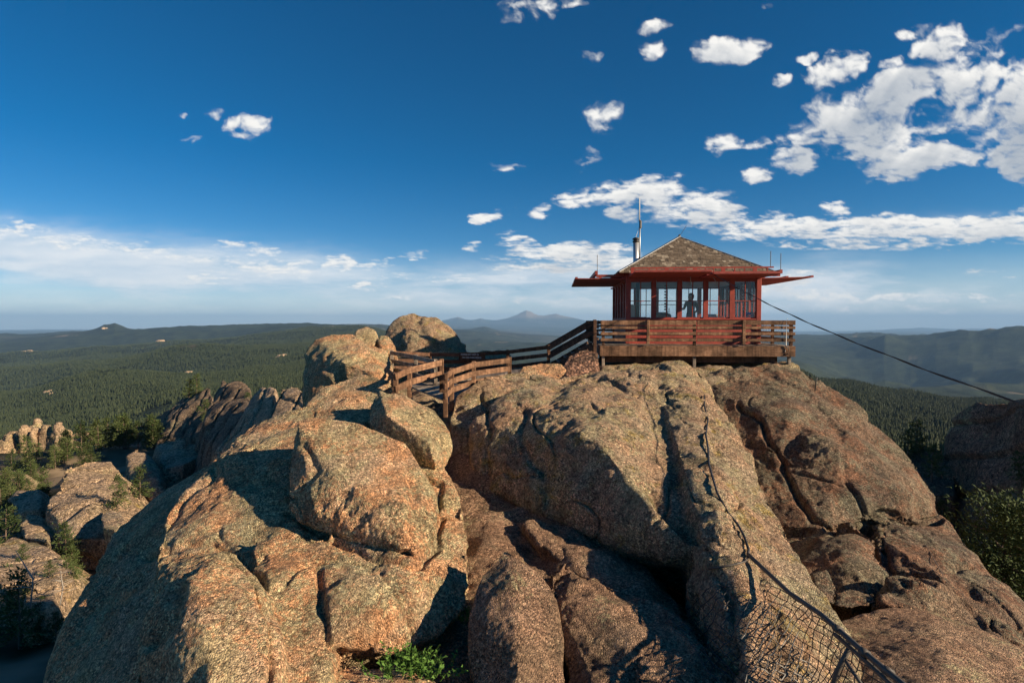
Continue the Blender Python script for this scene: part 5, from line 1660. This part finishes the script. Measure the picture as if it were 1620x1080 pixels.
def build_walkway():
    rng = random.Random(21)

    def fence(name, pts, hgt, nb, mat, label, bh=0.13, pw=0.1, postdown=0.15, gap=None, group='wooden rail fences along the walkway', skip=(), mats=None):
        e = empty(name, tuple(W(*pts[0])))
        base = W(*pts[0])
        tag(e, label, 'fence', group)
        ws = [W(*p) - base for p in pts]
        for i, w in enumerate(ws):
            if i in skip: continue
            m = MB()
            m.box(w.x - pw / 2, w.x + pw / 2, w.y - pw / 2 + 0.07, w.y + pw / 2 + 0.07, w.z - hgt - postdown, w.z + 0.02, rng.random())
            m.build('post', (mats or mat), e, bevel=0.008)
        for i in range(len(ws) - 1):
            for k in range(nb):
                dz = bh / 2 + k * ((hgt - bh * 0.7) / nb if gap is None else gap)
                m = MB()
                m.beam(ws[i] - Vector((0, 0, dz)), ws[i + 1] - Vector((0, 0, dz)), 0.04, bh, col=rng.random())
                m.build('rail', mat, e, bevel=0.004)
        return e
    fence('wooden_fence', [(704, 592, 12.6), (714, 584, 13.1), (749, 573, 13.7), (806, 566, 14.7)], 0.62, 3, M['wood'], 'sunlit brown board fence of three rails, right of the gap in front of the walkway', bh=0.13, gap=0.21, postdown=0.35)
    fence('wooden_fence', [(625, 591, 12.4), (647, 581, 12.9), (698, 569, 13.8)], 0.5, 2, M['wood'], 'low two-rail brown fence left of the gap, in front of the walkway', bh=0.14, gap=0.27, postdown=0.3)
    fence('wooden_fence', [(619, 555, 18.4), (657, 562, 16.6), (688, 569, 15.4)], 0.75, 3, M['wood_grey'], 'short grey weathered fence meeting the dark post beside the craggy boulder', bh=0.12, gap=0.26)
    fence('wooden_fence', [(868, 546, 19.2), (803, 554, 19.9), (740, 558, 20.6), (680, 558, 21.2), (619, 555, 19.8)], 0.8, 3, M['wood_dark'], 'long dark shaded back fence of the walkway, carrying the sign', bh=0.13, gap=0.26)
    # stairs
    e = empty('staircase', tuple(W(868, 570, 19.2)))
    tag(e, 'short flight of dark wooden stairs with sloping rails up to the deck', 'stairs')
    b0 = W(868, 570, 19.2)
    top = W(941, 507, 18.0) - b0
    bot = W(867, 548, 19.15) - b0
    # top newel
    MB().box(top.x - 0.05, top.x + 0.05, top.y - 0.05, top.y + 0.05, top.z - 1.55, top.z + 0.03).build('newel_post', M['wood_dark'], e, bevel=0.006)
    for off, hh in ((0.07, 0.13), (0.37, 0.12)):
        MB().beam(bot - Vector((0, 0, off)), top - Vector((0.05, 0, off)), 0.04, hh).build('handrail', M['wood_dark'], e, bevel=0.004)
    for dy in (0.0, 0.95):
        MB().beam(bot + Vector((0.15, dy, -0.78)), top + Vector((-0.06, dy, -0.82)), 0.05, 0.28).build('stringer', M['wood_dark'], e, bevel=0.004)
    for k in range(6):
        t = (k + 0.5) / 6
        c = bot.lerp(top, t) + Vector((0.1, 0.475, -0.72))
        MB().box(c.x - 0.13, c.x + 0.13, c.y - 0.44, c.y + 0.44, c.z - 0.02, c.z + 0.02, .5).build('step', M['wood_grey'], e)
    # far side handrail
    for off, hh in ((0.07, 0.13), (0.37, 0.12)):
        MB().beam(bot + Vector((0, 1.05, -off)), top + Vector((-0.05, 1.05, -off)), 0.04, hh).build('handrail', M['wood_dark'], e)
    # walkway planks
    e = empty('plank_walkway', (-1.5, 15, -1.85))
    tag(e, 'grey plank walkway seen between the two front fences', 'walkway')
    org = Vector((-1.5, 15, -1.85))
    path = [W(668, 612, 15.6), W(700, 628, 14.0), W(735, 655, 12.3)]
    n = 0
    m = MB()
    L_ = [(W(640, 607, 15.9), W(700, 603, 16.1)), (W(735, 645, 12.7), W(790, 618, 13.6))]
    N_ = 15
    for i in range(N_):
        t0, t1 = i / N_, (i + 0.93) / N_
        a0 = L_[0][0].lerp(L_[1][0], t0) - org
        a1 = L_[0][1].lerp(L_[1][1], t0) - org
        b0_ = L_[0][0].lerp(L_[1][0], t1) - org
        b1 = L_[0][1].lerp(L_[1][1], t1) - org
        up = Vector((0, 0, 0.04))
        m.add([a0, a1, b1, b0_, a0 - up, a1 - up, b1 - up, b0_ - up], [(0, 1, 2, 3), (7, 6, 5, 4), (0, 4, 5, 1), (3, 2, 6, 7), (0, 3, 7, 4), (1, 5, 6, 2)], rng.random())
    m.build('planks', M['wood_grey'], e)
    # upper run toward the stairs
    m = MB()
    a, b = W(700, 600, 18.5), W(868, 577, 19.2)
    for i in range(24):
        t0, t1 = i / 24, (i + 0.93) / 24
        p0, p1 = a.lerp(b, t0) - org, a.lerp(b, t1) - org
        wv = Vector((0, 1.1, 0))
        up = Vector((0, 0, 0.04))
        m.add([p0 - wv, p0, p1, p1 - wv, p0 - wv - up, p0 - up, p1 - up, p1 - wv - up], [(0, 1, 2, 3), (7, 6, 5, 4), (0, 4, 5, 1), (3, 2, 6, 7), (0, 3, 7, 4), (1, 5, 6, 2)], rng.random())
    m.build('planks', M['wood_grey'], e)
    # sign
    c = W(747, 563.5, 20.5)
    s = empty('sign', c)
    s.rotation_euler = (0, 0, -0.25)
    tag(s, 'dark brown routed sign with two lines of white letters on the back fence', 'sign')
    MB().box(-0.50, 0.50, -0.05, -0.022, -0.15, 0.135).build('board', M['wood_dark'], s, bevel=0.004)
    for k, (txt, z, sz) in enumerate((('PLEASE DO NOT CLIMB', 0.062, 0.078), ('ON OR OVER FENCE', -0.045, 0.078))):
        cu = bpy.data.curves.new('lettering', 'FONT')
        cu.body = txt
        cu.size = sz
        cu.align_x = 'CENTER'
        cu.align_y = 'CENTER'
        cu.extrude = 0.002
        tmp = bpy.data.objects.new('t', cu)
        C.objects.link(tmp)
        bpy.context.view_layer.update()
        lm = bpy.data.meshes.new_from_object(tmp.evaluated_get(bpy.context.evaluated_depsgraph_get()))
        bpy.data.objects.remove(tmp)
        lm.name = 'lettering'
        lm.materials.clear()
        o = link('lettering', lm, M['white'], s)
        o.location = (0, -0.054, z)
        o.rotation_euler = (math.pi / 2, 0, 0)


def build_metal():
    # power line
    a = local(2.35, -0.95, 2.38)
    via = local(4.75, -1.35, 0.66)
    end = W(1640, 640, 7.5)
    m = MB()

    def sag(p, q, s, n=24, w=0.0):
        out = []
        for i in range(n + 1):
            t = i / n
            c = p.lerp(q, t)
            c.z -= s * 4 * t * (1 - t)
            out.append(c)
        return out
    far = end + (end - via) * 0.4
    p1 = sag(a, far, 0.35, 60)
    ph = [0.0, 2.1]
    for f in ph:
        pts = []
        for i, c in enumerate(p1):
            w = 0.010
            pts.append(c + Vector((0, w * math.cos(i * 0.9 + f), w * math.sin(i * 0.9 + f))))
        m.tube(pts, 0.008, 5)
    o = m.build('power_line', M['cable'], None, True)
    tag(o, 'twisted black power line running from the cabin front down past the right edge', 'cable')
    # cable down the central dome
    dg = bpy.context.evaluated_depsgraph_get()

    def drape(pix, off=0.02, dmax=40):
        out = []
        for px, py in pix:
            d_ = W(px, py, 1.0).normalized()
            hit, loc, nrm, idx, ob, mx = S.ray_cast(dg, Vector((0, 0, 0)), d_, distance=dmax)
            if hit:
                out.append(loc + nrm * off)
        return out
    pix = [(1113, 628), (1114, 645), (1117, 665), (1116, 690), (1118, 712), (1122, 735), (1127, 760), (1135, 785), (1148, 810), (1163, 832), (1175, 852), (1181, 870), (1180, 884)]
    m = MB()
    m.tube(drape(pix, 0.045), 0.017, 6)
    o = m.build('cable', M['cable'], None, True)
    tag(o, 'black cable lying down the sunlit ridge of the central dome', 'cable')
    m = MB()
    m.tube(drape([(1181, 868), (1182, 880), (1176, 890), (1160, 896), (1140, 900), (1122, 898)], 0.03), 0.012, 6)
    o = m.build('cable', M['rail_metal'], None, True)
    tag(o, 'grey wire looped around the rock nub at the upper end of the handrail', 'cable')
    m = MB()
    m.tube(drape([(1464, 862), (1474, 880), (1484, 898), (1497, 922)], 0.015), 0.006, 5)
    o = m.build('cable', M['rail_metal'], None, True)
    tag(o, 'thin straight wire lying on the lower right part of the right dome', 'cable')
    # iron stake
    pt = drape([(1289, 618)], 0.0)
    if pt:
        p = pt[0]
        o = MB().tube([p - Vector((0, 0, .1)), p + Vector((0.03, 0, 0.28)), p + Vector((0.06, 0, 0.38))], 0.016, 6).build('iron_stake', M['iron'], None, True)
        tag(o, 'rusty iron stake standing on top of the right dome', 'stake')
    # hand rail
    e = empty('guard_rail', tuple(W(1350, 1080, 5.0)))
    org = W(1350, 1080, 5.0)
    tag(e, 'grey pipe handrail with torn wire netting descending at the lower right', 'railing')
    P = [W(1184, 877, 7.0), W(1250, 938, 6.0), (W(1300, 972, 5.3)), W(1360, 1025, 4.7), W(1430, 1083, 4.15), W(1600, 1230, 3.3)]
    MB().tube([p - org for p in P], 0.025, 10).build('top_pipe', M['rail_metal'], e, True)
    P2 = [W(1318, 1000, 5.1), W(1370, 1045, 4.6), W(1440, 1110, 4.05), W(1580, 1240, 3.3)]
    MB().tube([p - org + Vector((0, -0.03, 0)) for p in P2], 0.02, 10).build('lower_pipe', M['rail_metal'], e, True)
    MB().tube([W(1350, 1012, 4.85) - org, W(1325, 1060, 4.9) - org, W(1300, 1140, 4.9) - org], 0.022, 10).build('post', M['rail_metal'], e, True)
    MB().tube([W(1338, 1045, 4.85) - org, W(1375, 1100, 4.6) - org], 0.015, 8).build('brace', M['rail_metal'], e, True)
    for px, py, d_ in ((1368, 1032, 4.62), (1405, 1062, 4.35), (1326, 995, 5.02)):
        c = W(px, py, d_) - org
        MB().tube([c + Vector((-.03, 0, .02)), c + Vector((.03, 0, -.02))], 0.034, 8).build('clamp', M['rail_metal'], e, True)
    # netting draped on the rock from the rail
    nu, nv = 24, 15
    rng = np.random.default_rng(3)
    top = []
    Q = [W(1165, 895, 7.1), W(1215, 915, 6.6), W(1262, 950, 5.9), W(1305, 980, 5.3), W(1350, 1020, 4.8), W(1395, 1060, 4.4)]
    bot = [(1060, 985), (1110, 1050), (1180, 1110), (1240, 1150), (1290, 1180), (1350, 1200)]

    def lerp_list(L, t):
        f = t * (len(L) - 1)
        i = min(int(f), len(L) - 2)
        f -= i
        return L[i] * (1 - f) + L[i + 1] * f
    bl = [Vector((x, y, 0)) for x, y in bot]
    tl = [Vector((1165, 895, 0)), Vector((1215, 915, 0)), Vector((1262, 950, 0)), Vector((1305, 980, 0)), Vector((1350, 1020, 0)), Vector((1395, 1060, 0))]
    grid = []
    for i in range(nu + 1):
        row = []
        t = i / nu
        for k in range(nv + 1):
            s = k / nv
            a_ = lerp_list(tl, t)
            b_ = lerp_list(bl, t)
            q = a_.lerp(b_, s)
            q.x += float(rng.normal()) * 1.6 + 5 * math.sin(i * 0.8 + k * 0.35)
            q.y += float(rng.normal()) * 1.6 + 4 * math.sin(k * 0.7 + i * 0.23)
            dtop = lerp_list(Q, t).y
            dd = W(q.x, q.y, 1.0).normalized()
            hit, loc, nrm, idx, ob, mx = S.ray_cast(dg, Vector((0, 0, 0)), dd, distance=12)
            tgt = loc.y - 0.06 if hit else dtop
            tgt = min(tgt, dtop + 0.25) if t > 0.5 else min(tgt, dtop + 0.4)
            yy = dtop * (1 - min(1, s * 4)) + tgt * min(1, s * 4)
            row.append(W(q.x, q.y, yy) - org)
        grid.append(row)
    m = MB()
    rj = random.Random(5)
    for i in range(nu + 1):
        m.tube(grid[i], 0.0052, 4, cap=False)
    for k in range(nv + 1):
        m.tube([grid[i][k] for i in range(nu + 1)], 0.0052, 4, cap=False)
    m.build('wire_netting', M['cable'], e)


# ------------------------------------------------------------------ sky, clouds, haze, lights
SUN_EL, SUN_AZ = 22.0, 68.0   # degrees; azimuth from straight behind the camera towards the right


def build_light():
    w = bpy.data.worlds.new('World')
    S.world = w
    w.use_nodes = True
    nt = w.node_tree
    bg = nt.nodes['Background']
    sky = nt.nodes.new('ShaderNodeTexSky')
    sky.sky_type = 'NISHITA'
    sky.sun_disc = False
    sky.sun_elevation = R(SUN_EL)
    d = Vector((math.sin(R(SUN_AZ)), -math.cos(R(SUN_AZ)), 0))
    sky.sun_rotation = math.atan2(d.x, d.y)
    sky.altitude = 2900
    sky.air_density = 0.98
    sky.dust_density = 0.15
    sky.ozone_density = 2.6
    hs = nt.nodes.new('ShaderNodeHueSaturation')
    hs.inputs['Saturation'].default_value = 1.42
    hs.inputs['Hue'].default_value = 0.497
    nt.links.new(sky.outputs[0], hs.inputs['Color'])
    nt.links.new(hs.outputs[0], bg.inputs[0])
    bg.inputs[1].default_value = 0.056
    l = bpy.data.lights.new('sun', 'SUN')
    l.energy = 5.0
    l.angle = R(0.5)
    l.color = (1.0, 0.81, 0.57)
    lo = bpy.data.objects.new('sun', l)
    C.objects.link(lo)
    el = R(SUN_EL)
    v = Vector((d.x * math.cos(el), d.y * math.cos(el), math.sin(el)))
    lo.rotation_euler = v.to_track_quat('Z', 'Y').to_euler()


CUM = [  # px, py, rx, ry, rotation, weight
    (392, 199, 50, 19, -5, 1.0), (345, 182, 22, 8, 0, .55), (290, 180, 12, 5, 0, .5), (300, 222, 16, 6, 0, .4), (472, 182, 12, 4, 0, .45),
    (838, 12, 60, 24, 10, .58), (900, 3, 30, 10, 0, .5), (1034, 42, 26, 13, 10, .75), (1030, 80, 28, 17, 10, .85), (935, 90, 18, 8, 0, .45),
    (1155, 78, 60, 26, 5, 1.05), (1320, 112, 62, 26, 22, 1.0), (1275, 95, 18, 10, 20, .75), (1231, 126, 16, 10, 0, .7), (1328, 80, 20, 7, 0, .6), (1215, 12, 14, 8, 0, .55),
    (1485, 68, 48, 28, 15, .95), (1450, 52, 36, 13, 10, .7), (1560, 62, 60, 18, 15, .6), (1545, 90, 40, 26, 30, .65), (1575, 80, 22, 14, 0, .7), (1410, 102, 26, 12, 0, .55),
    (1440, 138, 105, 34, 14, 1.0), (1565, 135, 110, 40, 5, 1.05), (1350, 188, 95, 48, 10, 1.0), (1400, 225, 75, 36, 10, .98), (1440, 255, 75, 28, 18, 1.05), (1510, 245, 60, 17, 5, .9),
    (1258, 252, 38, 27, -10, .95), (1285, 215, 50, 18, 10, .85), (1203, 276, 28, 18, 0, .95), (1235, 225, 14, 12, 0, .6), (1145, 224, 34, 17, 0, .85), (1195, 230, 30, 12, 0, .75),
    (1480, 190, 70, 32, 20, .62), (1590, 200, 85, 45, -8, 1.0), (1610, 255, 60, 35, -20, 1.05), (1700, 200, 120, 90, 0, 1.2),
    (1320, 330, 28, 12, 0, .85), (1615, 333, 24, 9, 0, .7),
    (952, 185, 30, 30, 30, .72), (930, 252, 22, 16, 30, .66), (800, 264, 30, 8, 0, .5), (1060, 283, 30, 9, 0, .6),
    (985, 336, 30, 17, 0, .95), (910, 315, 44, 17, 0, .85), (960, 305, 34, 20, 0, .85), (1010, 300, 60, 24, 5, .95), (1075, 330, 70, 30, -10, 1.02), (1130, 335, 55, 34, -20, .95), (1165, 345, 30, 22, 0, .75),
    (766, 343, 27, 11, 0, .95), (857, 337, 20, 13, 10, .75), (815, 332, 14, 8, 0, .5),
    (1190, 366, 60, 20, 0, .9), (1230, 358, 40, 22, 0, .85), (1310, 364, 110, 20, 0, .95), (1420, 360, 120, 22, 2, 1.0), (1540, 362, 130, 22, -2, 1.05), (1660, 355, 90, 26, 0, 1.1), (1400, 386, 150, 9, 1, .85), (1250, 385, 30, 6, 0, .6),
    (818, 382, 38, 13, -12, .9), (870, 402, 90, 18, 0, .85), (945, 402, 75, 22, 0, .95), (900, 420, 140, 14, 0, .85), (745, 390, 16, 8, 0, .7), (790, 412, 30, 10, 0, .6), (985, 415, 40, 20, 0, .9),
    (540, 416, 30, 12, 0, .85), (592, 421, 32, 9, 0, .75), (655, 405, 26, 6, 0, .6), (583, 453, 34, 6, 0, .8), (395, 391, 60, 11, -6, .7), (620, 408, 14, 5, 0, .5),
    (440, 424, 75, 16, -3, .78), (350, 410, 60, 10, 0, .6), (1285, 462, 26, 8, 0, .7), (1440, 470, 160, 7, 0, .6), (900, 477, 160, 8, 0, .55), (505, 499, 30, 8, 0, .5), (1560, 430, 60, 5, 0, .5),
    (1235, 448, 70, 20, 14, .85), (1310, 468, 80, 12, 0, .75), (1500, 470, 130, 8, 0, .75), (1400, 490, 150, 6, 0, .6), (90, 378, 160, 16, -9, .62), (230, 398, 130, 14, -8, .62), (330, 440, 60, 12, 0, .58), (700, 440, 120, 8, 0, .55), (620, 470, 60, 5, 0, .5),
]
SOFT = [  # px, py, rx, ry, rotation, opacity
    (-20, 385, 170, 32, -12, .75), (120, 402, 200, 34, -8, .85), (260, 425, 220, 40, -5, .8), (400, 428, 160, 30, 0, .75), (200, 455, 120, 30, -20, .5), (50, 430, 200, 30, 0, .45),
    (560, 455, 200, 26, -6, .45), (720, 452, 200, 28, 0, .6), (880, 455, 190, 30, 0, .65), (700, 485, 260, 28, 0, .45), (950, 490, 200, 25, 0, .45), (400, 490, 200, 20, 0, .25),
    (1300, 455, 150, 32, 5, .7), (1260, 440, 80, 22, 15, .55), (1450, 478, 230, 26, 0, .55), (1600, 470, 200, 20, 0, .5), (1300, 500, 300, 20, 0, .5),
    (30, 400, 150, 22, -10, .7), (330, 425, 150, 22, -4, .7), (1290, 462, 90, 26, 12, .85), (1230, 478, 90, 30, 0, .6), (820, 440, 120, 16, 0, .5), (1520, 350, 120, 14, 0, .18), (300, 510, 500, 14, 0, .25),
]


def build_sky():
    step = 1.7
    pxs = np.arange(-420, 2040, step)
    pys = np.arange(-330, 523, step)
    PX, PY = np.meshgrid(pxs, pys)
    px, py = PX.ravel(), PY.ravel()
    n = len(px)
    # domain warp
    sc = np.clip((500 - py) / 420, 0.10, 1.1)      # clouds flatten towards the horizon
    sy = 1.0 / (0.35 + 0.65 * np.minimum(1, sc * 1.4))
    p3 = np.stack([px / 60, py / 60 * sy, np.zeros(n)], 1)
    wx = fbm(p3 * 1.3, 4, 501) * 26
    wy = fbm(p3 * 1.3 + 40, 4, 502) * 17
    det = fbm(np.stack([(px + wx) / 30, (py + wy) / 24 * sy, np.ones(n)], 1), 6, 511, gain=0.58)
    bil = np.zeros(n, np.float32)
    a, fq = 1.0, 1.0
    for o in range(4):
        bil += a * (0.42 - np.abs(perlin(np.stack([(px + wx * .5) / 26 * fq, (py + wy * .5) / 22 * sy * fq, np.full(n, 3.1)], 1), 520 + o)))
        a *= 0.5
        fq *= 2.1

    def field(qx, qy):
        F = np.zeros(len(qx), np.float32)
        for (x, y, rx, ry, ro, w_) in CUM:
            m = (np.abs(qx - x) < rx * 1.9 + 10) & (np.abs(qy - y) < max(ry, rx * 0.5) * 1.9 + 10)
            if not m.any(): continue
            c_, s_ = math.cos(R(ro)), math.sin(R(ro))
            dx, dy = qx[m] - x, qy[m] - y
            u = (dx * c_ - dy * s_) / rx
            v = (dx * s_ + dy * c_) / ry
            F[m] = np.maximum(F[m], w_ * np.clip(1.25 - (u * u + v * v), 0, 1.0) ** 0.6)
        return F
    F = field(px + wx * 1.05, py + wy * 1.05)
    q2 = np.stack([(px + wx * .6) / 24, (py + wy * .6) / 19 * sy, np.full(n, .5)], 1)
    puff = (0.62 - worley(q2, 541)[0]) + 0.5 * (0.6 - worley(q2 * 2.3 + 7, 542)[0]) + 0.22 * (0.6 - worley(q2 * 5.1 + 3, 543)[0])
    det2 = fbm(np.stack([(px + wx) / 85, (py + wy) / 62 * sy, np.full(n, 4.0)], 1), 3, 551)
    dens = F * 1.45 + det * 1.15 + puff * 0.5 + det2 * 0.95 - 0.90
    dens = np.where(F > 0.01, dens, -1)
    alpha = smooth(-0.10, 0.66, dens) ** 0.9
    alpha = np.maximum(alpha, 0.42 * smooth(0.0, 1.0, F * 1.2 + det * 1.9 + det2 * 0.5 - 0.42) * (F > 0.01))
    thick = np.clip(dens, 0, 1.2)
    T2 = thick.reshape(PX.shape)
    # how much cloud lies towards the light (up and to the right): self shading
    sh = np.zeros_like(T2)
    for k in range(1, 15):
        sx, sy_ = int(k * 2.0), int(k * 3.0)
        sh += np.roll(np.roll(T2, -sx, axis=1), sy_, axis=0)
    sh = sh.ravel() / 14
    lit = np.exp(-2.3 * sh) * (0.95 + 0.35 * puff) + 0.14 * det + 0.06 + 0.25 * smooth(0.35, 0.0, thick)
    lit = np.clip(lit, 0, 1)
    # soft stratus and haze veils
    A = np.zeros(n, np.float32)
    sdet = fbm(np.stack([(px + wx) / 150, (py + wy * .4) / 26, np.full(n, 9.0)], 1), 5, 531, gain=0.6)
    for (x, y, rx, ry, ro, w_) in SOFT:
        c_, s_ = math.cos(R(ro)), math.sin(R(ro))
        dx, dy = px + wx * .8 - x, py + wy * .5 - y
        u = (dx * c_ - dy * s_) / rx
        v = (dx * s_ + dy * c_) / ry
        g = np.exp(-(u * u + v * v) * 1.1)
        A = 1 - (1 - A) * (1 - w_ * g * np.clip(0.95 + sdet * 1.3, 0, 1.4))
    A = np.maximum(A, 0.62 * smooth(380, 505, py))
    A = np.clip(A, 0, 0.9)
    c_cum = np.stack([0.30 + 0.74 * lit, 0.37 + 0.65 * lit, 0.47 + 0.51 * lit], 1)
    sb = np.clip(0.55 + sdet * 0.9, 0, 1)
    c_soft = np.stack([0.52 + 0.50 * sb, 0.68 + 0.34 * sb, 0.84 + 0.18 * sb], 1)
    al = 1 - (1 - alpha) * (1 - A)
    wgt = (alpha / np.maximum(al, 1e-4))[:, None]
    col = c_cum * wgt + c_soft * (1 - wgt)
    edge = smooth(-420, -250, px) * (1 - smooth(1870, 2040, px)) * smooth(-330, -200, py)
    al = al * edge
    u = (px - 810) / FPX
    v = (540 - py) / FPX
    dirs = np.stack([u, cp + v * sp, v * cp - sp], 1)
    dirs /= np.linalg.norm(dirs, axis=1, keepdims=True)
    co = dirs * 210000.0
    nr_, nc = PX.shape
    idx = np.arange(n).reshape(nr_, nc)
    f = np.stack([idx[:-1, :-1], idx[1:, :-1], idx[1:, 1:], idx[:-1, 1:]], -1).reshape(-1, 4)
    keep = (al[f].max(1) > 0.004)
    f = f[keep]
    used = np.unique(f)
    remap = np.full(n, -1)
    remap[used] = np.arange(len(used))
    me = np_mesh('sky', co[used], remap[f])
    at = me.attributes.new('cloud', 'FLOAT_COLOR', 'POINT')
    at.data.foreach_set('color', np.concatenate([col, al[:, None]], 1)[used].astype(np.float32).ravel())
    m = bpy.data.materials.new('clouds')
    m.use_nodes = True
    nt = m.node_tree
    nt.nodes.clear()
    out = nt.nodes.new('ShaderNodeOutputMaterial')
    mx = nt.nodes.new('ShaderNodeMixShader')
    tr = nt.nodes.new('ShaderNodeBsdfTransparent')
    em = nt.nodes.new('ShaderNodeEmission')
    em.inputs[1].default_value = 0.56
    a_ = N(nt, 'ShaderNodeAttribute', attribute_name='cloud')
    nt.links.new(a_.outputs['Color'], em.inputs[0])
    nt.links.new(a_.outputs['Alpha'], mx.inputs[0])
    nt.links.new(tr.outputs[0], mx.inputs[1])
    nt.links.new(em.outputs[0], mx.inputs[2])
    nt.links.new(mx.outputs[0], out.inputs[0])
    m.cycles.emission_sampling = 'NONE'
    o = link('sky', me, m)
    tag(o, kind='structure')


def build_haze():
    o = MB().box(-96000, 96000, -96000, 96000, -2600, 1000).build('haze', None)
    m = bpy.data.materials.new('haze')
    m.use_nodes = True
    nt = m.node_tree
    nt.nodes.clear()
    out = nt.nodes.new('ShaderNodeOutputMaterial')
    v = nt.nodes.new('ShaderNodeVolumePrincipled')
    v.inputs['Density'].default_value = HAZE
    v.inputs['Color'].default_value = (0.36, 0.63, 1.0, 1)
    v.inputs['Anisotropy'].default_value = 0.0
    nt.links.new(v.outputs[0], out.inputs['Volume'])
    o.data.materials.append(m)
    tag(o, kind='stuff')


HAZE = 1.9e-5
M['steel_dull'] = paint('dull steel', (0.40, 0.41, 0.42), 0.5, 0.3, 0.1, 0.8)

build_rocks()
build_terrain()
build_outcrops()
build_cabin()
build_interior()
build_deck()
build_walkway()
bpy.context.view_layer.update()
build_metal()
bpy.context.view_layer.update()
build_trees()
build_plants()
build_forest()
build_light()
build_sky()
build_haze()

S.view_settings.view_transform = 'Standard'
S.view_settings.look = 'None'
S.view_settings.exposure = 0.75
S.view_settings.gamma = 1.0
S.cycles.use_denoising = True
S.cycles.max_bounces = 5
S.cycles.diffuse_bounces = 2
S.cycles.glossy_bounces = 2
S.cycles.transparent_max_bounces = 16
S.cycles.volume_bounces = 0
S.cycles.use_adaptive_sampling = True
